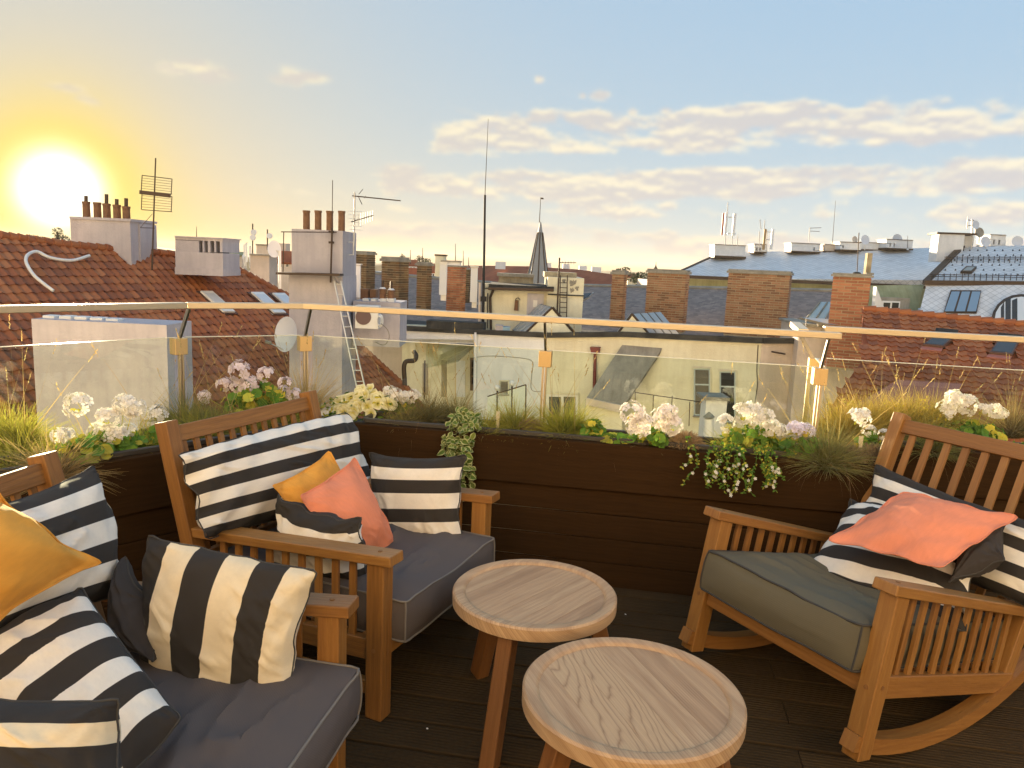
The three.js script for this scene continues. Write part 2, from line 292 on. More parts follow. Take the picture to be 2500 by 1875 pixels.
// the hotel's penthouse behind the terrace: sunlit plaster that the glass and steel mirror
{
  const h = thing('penthouse', 'cream plastered penthouse with glazed doors behind the terrace', 'building');
  const pl = plaster([0.44, 0.37, 0.28], [0.56, 0.48, 0.38], 201, 5);
  const P = (t, y, o = 0) => V(0, 0, 3.4).addScaledVector(E1, t).addScaledVector(NIN, o).setY(y);
  const q = (a, b, y0, y1, o, th) => bar(P(a, (y0 + y1) / 2, o), P(b, (y0 + y1) / 2, o), y1 - y0, th, NIN, 0.003, true);
  const doors = [[-4.6, -3.4], [3.2, 4.4]];
  let x = -8; for (const [a, b] of doors) { part(h, 'wall', q(x, a, 0, 3.4, 0.15, 0.3), pl); part(h, 'lintel', q(a, b, 2.35, 3.4, 0.15, 0.3), pl); x = b; }
  part(h, 'wall', q(x, 8, 0, 3.4, 0.15, 0.3), pl);
  for (const [a, b] of doors) { const f = part(h, 'door_frame', merge([q(a, a + 0.07, 0, 2.35, 0.15, 0.08), q(b - 0.07, b, 0, 2.35, 0.15, 0.08), q((a + b) / 2 - 0.04, (a + b) / 2 + 0.04, 0, 2.35, 0.15, 0.08), q(a + 0.07, (a + b) / 2 - 0.04, 2.27, 2.349, 0.15, 0.078), q((a + b) / 2 + 0.04, b - 0.07, 2.27, 2.349, 0.15, 0.078)]), std([0.3, 0.28, 0.25], 0.5)); part(f, 'pane', q(a + 0.07, (a + b) / 2 - 0.04, 0.02, 2.27, 0.16, 0.01), std([0.03, 0.03, 0.035], 0.08)); part(f, 'pane', q((a + b) / 2 + 0.04, b - 0.07, 0.02, 2.27, 0.16, 0.01), std([0.03, 0.03, 0.035], 0.08)); }
  part(h, 'roof', q(-8.2, 8.2, 3.4, 3.6, 1.6, 3.8), pl);
  part(h, 'rear_wall', q(-8, 8, -0.3, 3.4, 3.2, 0.3), pl);
}

// taller wing of the hotel rising behind the penthouse, its plaster in the evening sun
{
  const h = thing('hotel_wing', 'tall cream hotel facade with rows of windows behind the penthouse', 'building');
  const P = (t, y, o = 0) => V(0, 0, 12).addScaledVector(E1, t).addScaledVector(NIN, o).setY(y);
  const q = (a, b, y0, y1, o, th) => bar(P(a, (y0 + y1) / 2, o), P(b, (y0 + y1) / 2, o), y1 - y0, th, NIN, 0.003, true);
  const pl = plaster([0.64, 0.57, 0.45], [0.78, 0.72, 0.60], 211, 7);
  const floors = [[0.9, 2.6], [4.4, 6.1], [7.9, 9.6], [11.4, 13.1]]; let y = -16;
  for (const [a, b] of floors) { part(h, 'wall', q(-34, 34, y, a, 0.2, 0.4), pl); for (let k = 0; k < 17; k++) { const x = -34 + k * 4; part(h, 'pier', q(x, x + 2.8, a, b, 0.2, 0.398), pl); const f = part(h, 'window', q(x + 2.8, x + 4, a, b, 0.3, 0.08), std([0.55, 0.52, 0.48], 0.5)); part(f, 'pane', q(x + 2.88, x + 3.92, a + 0.08, b - 0.08, 0.255, 0.01), std([0.04, 0.04, 0.045], 0.08)); } y = b; }
  part(h, 'wall', q(-34, 34, y, 15, 0.2, 0.4), pl); part(h, 'cornice', q(-34.3, 34.3, 15, 15.5, 0.1, 0.9), pl); part(h, 'roof', q(-34, 34, 15.5, 15.9, 5, 9), pl);
}
// ---------------------------------------------------------------- furniture
function makeChair(name, label, o) {
  const g = thing(name, label, 'chair', 'slatted wooden chairs on the deck');
  g.position.set(o.x, o.y || 0, o.z); g.rotation.order = 'YXZ'; g.rotation.set(-(o.tilt || 0), o.yaw, 0);
  const { W, D, ha, hb, rec, drop, Wt } = o, H = W / 2, mt = () => [M.teak, M.teak2, M.teak3, M.teak4][Math.floor(rnd() * 4)];
  const ax = ha - 0.018, f = D / 2;
  const seat = o.seat || 0.26;
  // back posts run straight from the floor to the top
  const topB = (s) => V(s * Wt / 2, hb, -f - rec), footB = (s) => V(s * Wt / 2, o.legBack || 0, -f + 0.05 + (o.legBack ? 0.0 : 0.06));
  const onPost = (s, y) => footB(s).lerp(topB(s), (y - footB(s).y) / (hb - footB(s).y));
  for (const s of [-1, 1]) {
    part(g, 'leg', bar(V(s * H, o.legFront || 0, f - 0.045), V(s * H, ha - 0.036, f - 0.045), 0.062, 0.066, V(0, 0, 1), 0.005), mt());
    part(g, 'leg', bar(footB(s), topB(s), 0.056, 0.062, V(0, 0, 1), 0.005), mt());
    part(g, 'armrest', bar(V(s * H, ha - 0.018, f + 0.02), V(s * H, ha - 0.018 - drop, -f + 0.0), 0.082, 0.036, V(0, 1, 0), 0.005), mt());
    for (const [z, dz] of [[f - 0.045, 0], [-f + 0.06, 0]]) part(g, 'screw_plug', new THREE.CylinderGeometry(0.0075, 0.0075, 0.004, 10).translate(s * H, ha + 0.0005 - drop * (f + 0.02 - z) / (2 * f + 0.02), z), M.teak4);
    part(g, 'screw_plug', new THREE.CylinderGeometry(0.0075, 0.0075, 0.004, 10).rotateX(Math.PI / 2).translate(s * H, seat - 0.02, f - 0.045 + 0.0335), M.teak4);
    part(g, 'screw_plug', new THREE.CylinderGeometry(0.0075, 0.0075, 0.004, 10).rotateZ(Math.PI / 2).translate(s * (H + 0.0315), seat - 0.01, f - 0.045), M.teak4);
    const r0 = V(s * H, seat - 0.02, f - 0.08), r1 = V(s * H, seat - 0.02 - drop * 0.4, -f + 0.02);
    part(g, 'side_rail', bar(r0, r1, 0.034, 0.075, V(0, 1, 0), 0.004), mt());
    if (!o.legFront) part(g, 'stretcher', bar(V(s * H, 0.10, f - 0.08), V(s * H, 0.10, -f + 0.08), 0.028, 0.05, V(0, 1, 0), 0.004), mt());
    const n = o.sideSlats || 9;
    for (let k = 0; k < n; k++) {
      const t = (k + 1) / (n + 1), z = mix(f - 0.08, -f + 0.05, t);
      part(g, 'slat', bar(V(s * H, seat + 0.015 - drop * 0.4 * t, z), V(s * H, ha - 0.036 - drop * t, z), 0.014, o.slatW || 0.026, V(0, 0, 1), 0.002), mt());
    }
  }
  const yT = hb - 0.052, yL = 0.40;
  const a = onPost(-1, yT), b = onPost(1, yT);
  part(g, 'top_rail', bar(a, b, 0.062, 0.03, onPost(1, yT).sub(onPost(1, yL)).cross(V(1, 0, 0)), 0.004), mt());
  const c = onPost(-1, yL), d = onPost(1, yL);
  part(g, 'lower_rail', bar(c, d, 0.05, 0.028, V(0, 0, 1), 0.004), mt());
  const n = o.backSlats || 12;
  for (let k = 0; k < n; k++) { const t = (k + 1) / (n + 1); part(g, 'slat', bar(c.clone().lerp(d, t), a.clone().lerp(b, t).add(V(0, -0.025, 0)), o.backW || 0.024, 0.014, V(0, 0, 1), 0.002), mt()); }
  part(g, 'front_rail', bar(V(-H + 0.03, seat - 0.02, f - 0.045), V(H - 0.03, seat - 0.02, f - 0.045), 0.07, 0.028, V(0, 0, 1), 0.004), mt());
  part(g, 'rear_rail', bar(V(-H + 0.03, seat - 0.03, -f + 0.05), V(H - 0.03, seat - 0.03, -f + 0.05), 0.06, 0.028, V(0, 0, 1), 0.004), mt());
  for (let k = 0; k < 7; k++) { const z = mix(f - 0.09, -f + 0.1, k / 6); part(g, 'seat_slat', bar(V(-H + 0.018, seat + 0.008, z), V(H - 0.018, seat + 0.008, z), 0.07, 0.016, V(0, 1, 0), 0.003).applyMatrix4(new THREE.Matrix4()), mt()); }
  if (o.rocker) for (const s of [-1, 1]) {
    // curved runner: an arc that touches the floor
    const R = 1.25, t = o.tilt, pts = [], c2 = [];
    const inv = (y, z) => { const yy = y - (o.y || 0); return [Math.cos(t) * yy - Math.sin(t) * z, Math.sin(t) * yy + Math.cos(t) * z]; };
    const shp = [];
    const A0 = -0.42, A1 = 0.72, N = 22, zc = -0.06;
    const P = [], I = [];
    for (let k = 0; k <= N; k++) { const an = mix(A0, A1, k / N); for (const [rad, sx] of [[R, -1], [R, 1], [R - 0.052, 1], [R - 0.052, -1]]) { const yw = R + 0.001 - Math.cos(an) * rad, zw = zc - Math.sin(an) * rad; const [yl, zl] = inv(yw, zw); P.push(s * H + sx * 0.026, yl, zl); } }
    for (let k = 0; k < N; k++) for (let e = 0; e < 4; e++) { const i0 = k * 4 + e, i1 = k * 4 + (e + 1) % 4, j0 = i0 + 4, j1 = i1 + 4; I.push(i0, i1, j1, i0, j1, j0); }
    I.push(0, 2, 1, 0, 3, 2); const L = N * 4; I.push(L, L + 1, L + 2, L, L + 2, L + 3);
    let gg = new THREE.BufferGeometry(); gg.setAttribute('position', new THREE.Float32BufferAttribute(P, 3)); gg.setIndex(I); gg = metric(gg, 2, 0, 0, WS, 1); gg.computeVertexNormals(); part(g, 'runner', toCreasedNormals(gg, 0.6), M.teak);
  }
  g.updateMatrixWorld(true);
  return g;
}
const rearChair = makeChair('armchair', 'slatted wooden armchair with large long striped cushion, orange and coral pillows', { x: -0.603, z: -2.87, yaw: 1.157, W: 0.757, D: 0.846, ha: 0.594, hb: 0.913, rec: 0.128, drop: 0.063, Wt: 0.80, backSlats: 12 });
const frontChair = makeChair('sofa', 'slatted wooden sofa holding a big plain orange pillow', { x: -0.952, z: -1.454, yaw: 1.399, W: 1.257, D: 0.83, ha: 0.59, hb: 0.925, rec: 0.137, drop: 0.05, Wt: 1.28, backSlats: 20 });
const rocker = makeChair('rocking_chair', 'wooden rocking chair with green grey seat pad and coral pillow', { x: 1.287, z: -2.685, yaw: -1.047, tilt: 0.187, W: 0.735, D: 0.894, ha: 0.563, hb: 1.068, rec: 0.126, drop: 0.086, Wt: 0.705, rocker: true, backSlats: 8, backW: 0.03, sideSlats: 10, seat: 0.24, legFront: -0.01, legBack: 0.13 });

// cloth
M.grey = std([0.098, 0.078, 0.072], 0.92, { bumpMap: weave, bumpScale: 0.0012 });
M.greyGreen = std([0.122, 0.102, 0.062], 0.92, { bumpMap: weave, bumpScale: 0.0012 });
M.charcoal = std([0.040, 0.032, 0.029], 0.95, { bumpMap: weave, bumpScale: 0.0012 });
M.piping = std([0.19, 0.165, 0.14], 0.9);
M.pipingDark = std([0.05, 0.045, 0.04], 0.9);
const CL1 = [0.80, 0.745, 0.67], CD1 = [0.026, 0.0205, 0.017];
function stripeMat(n, phase, vertical, white = CL1, dark = CD1) {
  const t = tex(512, (u, v) => { const s = (vertical ? u : v) * n + phase; const k = Math.floor(s) % 2; const no = fbm(u * 10, v * 10, 61, 5, 10), w = fbm(u * 60, v * 60, 13, 2, 60); const c = k ? white : dark; const q = 0.90 + 0.16 * no + 0.06 * (w - 0.5); return [c[0] * q, c[1] * q, c[2] * (q - 0.02 * no)]; });
  const wv = weave.clone(); wv.repeat.set(2, 2); wv.needsUpdate = true;
  return new THREE.MeshStandardMaterial({ map: t, roughness: 0.93, bumpMap: wv, bumpScale: 0.001 });
}
function plainCloth(c, s) { const t = tex(256, (u, v) => { const n = fbm(u * 6, v * 6, s, 5, 6), w = fbm(u * 64, v * 16, s + 2, 3, 16); const q = 0.86 + 0.2 * n + 0.1 * (w - 0.5); return [c[0] * q, c[1] * q, c[2] * q]; }); const wv = weave.clone(); wv.repeat.set(2, 2); wv.needsUpdate = true; return new THREE.MeshStandardMaterial({ map: t, roughness: 0.9, bumpMap: wv, bumpScale: 0.001 }); }
M.orange = plainCloth([0.82, 0.38, 0.050], 71);
M.coral = plainCloth([0.82, 0.275, 0.145], 73);

// pillow: four corners [TL, TR, BR, BL], stuffed to a thickness; edges drawn in between the ears
function pillow(name, label, C, T, mat, o = {}) {
  const N = o.N || 46, pinch = o.pinch ?? 0.11, fl = o.flange || 0, wr = o.wrinkle ?? 1, sd = Math.floor(rnd() * 1e6);
  const [TL, TR, BR, BL] = C, ctr = TL.clone().add(TR).add(BR).add(BL).multiplyScalar(0.25);
  const eu = TR.clone().add(BR).sub(TL).sub(BL).multiplyScalar(0.5), ev = BL.clone().add(BR).sub(TL).sub(TR).multiplyScalar(0.5);
  const nrm = ev.clone().cross(eu).normalize(); if (nrm.dot(camera.position.clone().sub(ctr)) < 0) nrm.negate();
  const bend = o.bend || [0, 0]; // metres the patch bows towards / away along u and v
  const edge = o.edge || [0, 0, 0, 0]; // extra bulge of edges top,right,bottom,left (metres outward)
  const pos = [[], []], base = (s, t) => {
    const a = (s + 1) / 2, b = (t + 1) / 2;
    const p = TL.clone().multiplyScalar((1 - a) * (1 - b)).addScaledVector(TR, a * (1 - b)).addScaledVector(BR, a * b).addScaledVector(BL, (1 - a) * b);
    const q = p.clone();
    // draw edges in
    p.addScaledVector(ev, (1 - s * s) * -t * t * t * (pinch * 0.5)); p.addScaledVector(eu, (1 - t * t) * -s * s * s * (pinch * 0.5));
    const un = eu.clone().normalize(), vn = ev.clone().normalize();
    p.addScaledVector(vn, -(edge[0]) * (1 - s * s) * Math.max(0, -t) ** 2); p.addScaledVector(un, edge[1] * (1 - t * t) * Math.max(0, s) ** 2);
    p.addScaledVector(vn, edge[2] * (1 - s * s) * Math.max(0, t) ** 2); p.addScaledVector(un, -edge[3] * (1 - t * t) * Math.max(0, -s) ** 2);
    p.addScaledVector(nrm, bend[0] * (1 - s * s) + bend[1] * (1 - t * t));
    if (o.droop) p.addScaledVector(nrm, o.droop(s, t));
    return p;
  };
  const LU = eu.length(), LV = ev.length();
  const prof = (s) => { const x = clamp(Math.abs(s) / (1 - fl)); return fl ? Math.pow(Math.max(0, 1 - x * x), 0.8) : Math.pow(Math.max(0, 1 - Math.pow(x, 2.6)), 0.55); };
  const wrinkle = (s, t, side) => {
    let w = 0; const px = s * LU, py = t * LV;
    // folds fan out of the corners and cross the seams
    for (const [cs, ct] of [[-1, -1], [1, -1], [1, 1], [-1, 1]]) { const dx = (s - cs) * LU, dy = (t - ct) * LV, r = Math.hypot(dx, dy), an = Math.atan2(Math.abs(dy), Math.abs(dx)); w += 0.011 * Math.sin(an * (12 + 4 * hash(sd, cs + 2, ct + 2)) + hash(sd, 3, cs * 3 + ct) * 6 + 5 * vnoise(px * 9, py * 9, sd + 4)) * Math.exp(-r / 0.14); }
    const eS = Math.exp(-(1 - Math.abs(t)) * LV / 0.05), eT = Math.exp(-(1 - Math.abs(s)) * LU / 0.05);
    w += 0.008 * (vnoise(px * 26, py * 6, sd) - 0.5) * eS * 2 + 0.008 * (vnoise(px * 6, py * 26, sd + 1) - 0.5) * eT * 2;
    w += 0.020 * (fbm(px * 3.2 + 9, py * 3.2 + side * 7, sd + 2, 2) - 0.5);
    const dg = (o.fold ?? 0.6); const rx = px * Math.cos(dg) + py * Math.sin(dg), ry = -px * Math.sin(dg) + py * Math.cos(dg);
    const rid = 1 - Math.abs(2 * fbm(rx * 3.2, ry * 11, sd + 8, 3) - 1); w += 0.014 * Math.pow(rid, 5) * smooth(0.45, 0.75, vnoise(px * 4, py * 4, sd + 12));
    return w * wr;
  };
  const P = [], UV = [], I = [];
  for (const side of [0, 1]) for (let j = 0; j <= N; j++) for (let i = 0; i <= N; i++) {
    const s = -1 + 2 * i / N, t = -1 + 2 * j / N, ss = Math.sign(s) * Math.pow(Math.abs(s), 0.92), tt = Math.sign(t) * Math.pow(Math.abs(t), 0.92);
    const p = base(ss, tt), k = prof(ss) * prof(tt);
    const rim = (i === 0 || j === 0 || i === N || j === N);
    const th = T / 2 * k + (rim ? 0 : 0.0015);
    const w = wrinkle(ss, tt, side) * (rim ? 0 : Math.pow(k, 0.35));
    const wave = wr * 0.012 * Math.sin(ss * LU * 22 + tt * LV * 19 + sd) * (1 - k) * (0.5 + vnoise(ss * 7, tt * 7, sd));
    p.addScaledVector(nrm, (side ? -1 : 1) * (th + w) + wave);
    P.push(p.x, p.y, p.z); UV.push(i / N, 1 - j / N);
  }
  const Q = (N + 1) * (N + 1), flip = ev.clone().cross(eu).dot(nrm) > 0;
  for (const side of [0, 1]) for (let j = 0; j < N; j++) for (let i = 0; i < N; i++) { const a = side * Q + j * (N + 1) + i, b = a + 1, c = a + N + 1, d = c + 1; if ((side === 1) !== flip) I.push(a, b, d, a, d, c); else I.push(a, d, b, a, c, d); }
  const g = new THREE.BufferGeometry(); g.setAttribute('position', new THREE.Float32BufferAttribute(P, 3)); g.setAttribute('uv', new THREE.Float32BufferAttribute(UV, 2)); g.setIndex(I); g.computeVertexNormals();
  const th = thing(name, label, o.cat || 'pillow', o.group); th.position.copy(ctr); g.translate(-ctr.x, -ctr.y, -ctr.z);
  part(th, 'cover', g, mat);
  // seam cord round the edge
  const ring = []; const n2 = 40; for (let k = 0; k < n2; k++) { const u = k / n2 * 4, e = Math.floor(u), f = u - e; const [s, t] = e === 0 ? [-1 + 2 * f, -1] : e === 1 ? [1, -1 + 2 * f] : e === 2 ? [1 - 2 * f, 1] : [-1, 1 - 2 * f]; const p = base(s * 0.998, t * 0.998); p.addScaledVector(nrm, wr * 0.012 * Math.sin(s * LU * 22 + t * LV * 19 + sd) * (0.5 + vnoise(s * 7, t * 7, sd))); ring.push(p.sub(ctr)); }
  part(th, 'seam', new THREE.TubeGeometry(new THREE.CatmullRomCurve3(ring, true), 120, 0.0028, 5, true), o.seamMat || M.pipingDark);
  return th;
}
// seat pad: a soft block with piping along its edges
function seatPad(label, chair, x0, x1, y0, y1, z0, z1, mat, pip) {
  const g = thing('seat_cushion', label, 'cushion', 'thick seat cushions');
  const w = x1 - x0, h = y1 - y0, d = z1 - z0, sd = Math.floor(rnd() * 1e6);
  const box = new THREE.BoxGeometry(1, 1, 1, 64, 12, 64), p = box.attributes.position;
  const shape = (x, y, z) => { // cube coordinates -1..1 to a soft block
    const q = V(x * w / 2, y * h / 2, z * d / 2);
    const ex = 1 - Math.pow(Math.abs(x), 5), ez = 1 - Math.pow(Math.abs(z), 5), ey = 1 - y * y;
    q.y += y * 0.022 * ex * ez + (fbm(q.x * 4, q.z * 4 + y * 5, sd, 3) - 0.5) * 0.022 * ex;
    q.x += x * 0.020 * ey * ez; q.z += z * 0.020 * ey * ex;
    const rid = Math.pow(1 - Math.abs(2 * fbm(q.x * 2.2 + 4, q.z * 8, sd + 3, 3) - 1), 6); q.y += 0.022 * rid * ex * ez * (y > 0.9 ? 1 : 0) - 0.022 * (y > 0.9 ? 1 : 0) * Math.exp(-(x * x * 2.2 + (z - 0.1) * (z - 0.1) * 2.2)) + 0.006 * (vnoise(q.x * 22, q.z * 5, sd + 9) - 0.5) * Math.exp(-(1 - Math.abs(z)) * 9) * (y > 0.9 ? 1 : 0);
    q.z += Math.sign(z) * 0.006 * (vnoise(q.x * 14, q.y * 14, sd + 5) - 0.5) * (Math.abs(z) > 0.99 ? 1 : 0) * ey;
    const co = Math.pow(Math.abs(x * y * z), 3); q.multiplyScalar(1 - 0.012 * co);
    return q;
  };
  for (let i = 0; i < p.count; i++) { const q = shape(p.getX(i) * 2, p.getY(i) * 2, p.getZ(i) * 2); p.setXYZ(i, q.x, q.y, q.z); }
  let geo = metric(box, -1, 0, 0, 2, 2); geo.computeVertexNormals(); geo = toCreasedNormals(geo, 0.8);
  part(g, 'cover', geo, mat);
  for (const y of [-1, 1]) { const pts = []; for (let k = 0; k < 48; k++) { const u = k / 12, e = Math.floor(u), f = -1 + 2 * (u - e); const [x, z] = e === 0 ? [f, -1] : e === 1 ? [1, f] : e === 2 ? [-f, 1] : [-1, -f]; pts.push(shape(x, y, z).multiplyScalar(1.003)); } part(g, 'piping', new THREE.TubeGeometry(new THREE.CatmullRomCurve3(pts, true), 160, 0.0042, 5, true), pip); }
  for (const [x, z] of [[-1, 1], [1, 1]]) { const pts = []; for (let k = 0; k <= 6; k++) pts.push(shape(x, -1 + k / 3, z).multiplyScalar(1.003)); part(g, 'corner_seam', new THREE.TubeGeometry(new THREE.CatmullRomCurve3(pts), 12, 0.0035, 5), pip); }
  const c = V((x0 + x1) / 2, (y0 + y1) / 2, (z0 + z1) / 2); g.position.copy(chair.localToWorld(c)); g.quaternion.copy(chair.getWorldQuaternion(new THREE.Quaternion()));
  return g;
}
seatPad('dark grey seat cushion with pale piping on the rear armchair', rearChair, -0.345, 0.345, 0.272, 0.415, -0.38, 0.46, M.grey, M.piping);
seatPad('dark grey seat cushion of the sofa with the big orange pillow', frontChair, -0.592, 0.592, 0.272, 0.415, -0.37, 0.47, M.grey, M.piping);
seatPad('green grey seat cushion on the rocking chair', rocker, -0.335, 0.335, 0.255, 0.405, -0.40, 0.475, M.greyGreen, M.pipingDark);

const DS = 1.1302;
function planeOf(chair, a, b, c) { const [p, q, r] = [a, b, c].map(v => chair.localToWorld(V(...v))); return { p, n: q.clone().sub(p).cross(r.clone().sub(p)).normalize() }; }
const quad = (pl, pts) => pts.map(([x, y]) => hit(x * DS, y * DS, pl.p, pl.n));
const quadZ = (pts) => pts.map(([x, y, Z]) => at(x * DS, y * DS, Z));
const GS = 'striped pillows';
// rear armchair
let pl = planeOf(rearChair, [0, 0.43, -0.24], [1, 0.43, -0.24], [0, 0.93, -0.46]);
pillow('bolster_pillow', 'long black and white striped cushion across the rear armchair backrest', quad(pl, [[383, 985], [752, 893], [805, 1075], [440, 1165]]), 0.21, stripeMat(8, 0, false), { edge: [0.02, 0.02, 0, 0.0], wrinkle: 1.5, fold: 0.25, pinch: 0.04 });
pl = planeOf(rearChair, [0.27, 0.43, 0], [0.27, 0.43, 1], [0.37, 0.93, 0]);
pillow('striped_pillow', 'square black and white pillow with level stripes against the far arm of the rear armchair', quad(pl, [[797, 978], [1006, 983], [999, 1180], [800, 1180]]), 0.15, stripeMat(7, 0, false), { group: GS, wrinkle: 0.8, fold: 1.2 });
pl = planeOf(rearChair, [0, 0.43, -0.02], [1, 0.43, -0.02], [0, 0.93, -0.27]);
pillow('orange_pillow', 'small orange pillow behind the coral one on the rear armchair', quad(pl, [[588, 1050], [712, 975], [790, 1085], [655, 1150]]), 0.08, M.orange, { flange: 0.1, wrinkle: 0.5, seamMat: M.orange });
pl = planeOf(rearChair, [0, 0.43, 0.12], [1, 0.43, 0.12], [0, 0.93, -0.13]);
pillow('coral_pillow', 'coral pillow standing on edge on the rear armchair seat', quad(pl, [[648, 1072], [769, 988], [862, 1178], [752, 1215]]), 0.15, M.coral, { flange: 0.06, wrinkle: 0.5, seamMat: M.coral, pinch: 0.05 });
pl = planeOf(rearChair, [-0.25, 0.43, 0], [-0.25, 0.43, 1], [-0.33, 0.93, 0]);
pillow('striped_pillow', 'black and white striped pillow leaning inside the near arm of the rear armchair', quad(pl, [[600, 1068], [775, 1122], [805, 1292], [585, 1275]]), 0.15, stripeMat(7, 0, false), { group: GS, edge: [-0.01, 0.02, 0, 0], wrinkle: 1.2 });
// sofa
pl = planeOf(frontChair, [0, 0.43, -0.20], [1, 0.43, -0.20], [0, 0.93, -0.42]);
pillow('bolster_pillow', 'tall striped back cushion behind the big orange pillow', quad(pl, [[-120, 1120], [200, 1008], [262, 1290], [-60, 1400]]), 0.2, stripeMat(7, 0, false), { edge: [0, 0.03, 0, 0], wrinkle: 1.1, fold: -0.3 });
pl = planeOf(frontChair, [0, 0.43, -0.04], [1, 0.43, -0.04], [0, 0.93, -0.24]);
pillow('orange_pillow', 'big plain orange pillow propped on the sofa', quad(pl, [[-40, 1030], [216, 1216], [-40, 1372], [-280, 1190]]), 0.17, M.orange, { flange: 0.09, wrinkle: 0.7, seamMat: M.orange, fold: -0.8 });
pillow('dark_pillow', 'plain charcoal cushion tucked behind the diagonal striped pillow', quadZ([[262, 1200, 2.02], [316, 1290, 1.95], [330, 1430, 1.85], [240, 1400, 1.9]]), 0.12, M.charcoal, {});
pillow('striped_pillow', 'striped pillow lying flat on the sofa seat under the orange one', quadZ([[-90, 1400, 1.62], [172, 1268, 1.80], [392, 1555, 1.52], [190, 1800, 1.34]]), 0.13, stripeMat(9, 0, false), { group: GS, wrinkle: 0.7, pinch: 0.02 });
pl = planeOf(frontChair, [0.49, 0.43, 0], [0.49, 0.43, 1], [0.58, 0.93, 0]);
pillow('striped_pillow', 'beige and black pillow with upright stripes against the far arm of the sofa', quad(pl, [[318, 1158], [686, 1236], [630, 1535], [292, 1480]]), 0.17, stripeMat(6, 0, true, [0.80, 0.67, 0.47]), { group: GS, wrinkle: 0.9, edge: [0.02, 0, 0.01, 0.02] });
pillow('striped_pillow', 'striped pillow with a dark top band at the near end of the sofa', quadZ([[-180, 1490, 1.22], [258, 1512, 1.22], [300, 1760, 1.15], [-180, 1760, 1.12]]), 0.17, stripeMat(5, 0, false, [0.80, 0.66, 0.45]), { group: GS, wrinkle: 0.9 });
// rocking chair
pl = planeOf(rocker, [0, 0.43, -0.30], [1, 0.43, -0.30], [0, 0.93, -0.44]);
pillow('bolster_pillow', 'striped back cushion leaning on the rocking chair slats', quad(pl, [[1892, 1003], [2300, 1150], [2262, 1330], [1812, 1160]]), 0.15, stripeMat(7, 0, false), { wrinkle: 0.8, fold: 0.3 });
pl = planeOf(rocker, [0, 0.43, -0.06], [1, 0.43, -0.06], [0, 0.72, -0.40]);
pillow('striped_pillow', 'curved striped pillow under the coral one on the rocking chair', quad(pl, [[1838, 1082], [2160, 1135], [2085, 1360], [1716, 1250]]), 0.20, stripeMat(9, 0, false), { group: GS, edge: [0, 0, 0.07, 0], wrinkle: 0.8 });
pl = planeOf(rocker, [0, 0.55, -0.06], [1, 0.55, -0.06], [0, 0.80, -0.40]);
pillow('dark_pillow', 'plain dark cushion end showing beside the coral pillow on the rocking chair', quad(pl, [[2075, 1150], [2172, 1128], [2170, 1215], [2050, 1262]]), 0.10, M.charcoal, {});
pl = planeOf(rocker, [0, 0.62, 0.02], [1, 0.62, 0.02], [0, 0.84, -0.40]);
pillow('coral_pillow', 'coral pillow lying on top of the rocking chair cushions', quad(pl, [[1952, 1060], [2198, 1116], [2032, 1228], [1790, 1166]]), 0.14, M.coral, { flange: 0.08, wrinkle: 0.5, seamMat: M.coral, edge: [0.0, 0.0, 0, 0], pinch: 0.03 });

// round tables
function table(label, cx, cz, D, H, turn, legAt) {
  const g = thing('side_table', label, 'table', 'round wooden side tables'); g.position.set(cx, 0, cz); g.rotation.y = turn;
  const R = D / 2, ri = R - 0.043, t = 0.046;
  const pr = [[ri, H - 0.009], [ri + 0.004, H - 0.0035], [ri + 0.012, H], [R - 0.006, H], [R, H - 0.006], [R, H - t + 0.004], [R - 0.006, H - t], [ri - 0.02, H - t]].map(([x, y]) => new THREE.Vector2(x, y));
  let rim = new THREE.LatheGeometry(pr, 72); const uv = rim.attributes.uv, ps = rim.attributes.position;
  for (let i = 0; i < uv.count; i++) uv.setXY(i, ps.getX(i) * 4 + (ps.getY(i) - H) * 3, ps.getZ(i) + (ps.getY(i) - H) * 0.5);
  rim.setAttribute('normal', rim.attributes.normal); part(g, 'rim', toCreasedNormals(rim, 0.7), M.oak);
  const cuts = [-1, -0.66, -0.30, 0.06, 0.40, 0.72, 1], mats = legAt > 1 ? [M.oak, M.oak3, M.oak2, M.oak, M.oak2, M.oak3] : [M.oak, M.oakCat, M.oakCat, M.oak, M.oak3, M.oak2], r2 = ri + 0.002;
  for (let k = 0; k < 6; k++) {
    const a = cuts[k] * r2, b = cuts[k + 1] * r2, s = new THREE.Shape(), pts = [];
    for (let i = 0; i <= 16; i++) { const x = mix(a + 0.0004, b - 0.0004, i / 16); pts.push([x, Math.sqrt(Math.max(0, r2 * r2 - x * x))]); }
    pts.forEach(([x, y], i) => i ? s.lineTo(x, y) : s.moveTo(x, y)); for (let i = 16; i >= 0; i--) s.lineTo(pts[i][0], -pts[i][1]);
    const e = new THREE.ExtrudeGeometry(s, { depth: 0.03, bevelEnabled: false }).rotateX(-Math.PI / 2).translate(0, H - 0.0395 + rr(0, 0.0004), 0);
    part(g, 'plank', metric(e, 2, rnd(), rnd(), WS, 1), mats[k]);
  }
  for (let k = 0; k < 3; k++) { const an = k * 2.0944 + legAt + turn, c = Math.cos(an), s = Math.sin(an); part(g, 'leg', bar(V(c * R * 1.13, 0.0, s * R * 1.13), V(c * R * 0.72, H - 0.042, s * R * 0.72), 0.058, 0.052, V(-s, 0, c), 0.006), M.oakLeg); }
  return g;
}
table('round oak side table with strong wavy grain, closest to the rocking chair', 0.349, -1.826, 0.575, 0.46, 0.35, 0.52);
table('round oak side table beside the rear armchair seat', 0.107, -2.41, 0.552, 0.46, -0.7, 1.99);
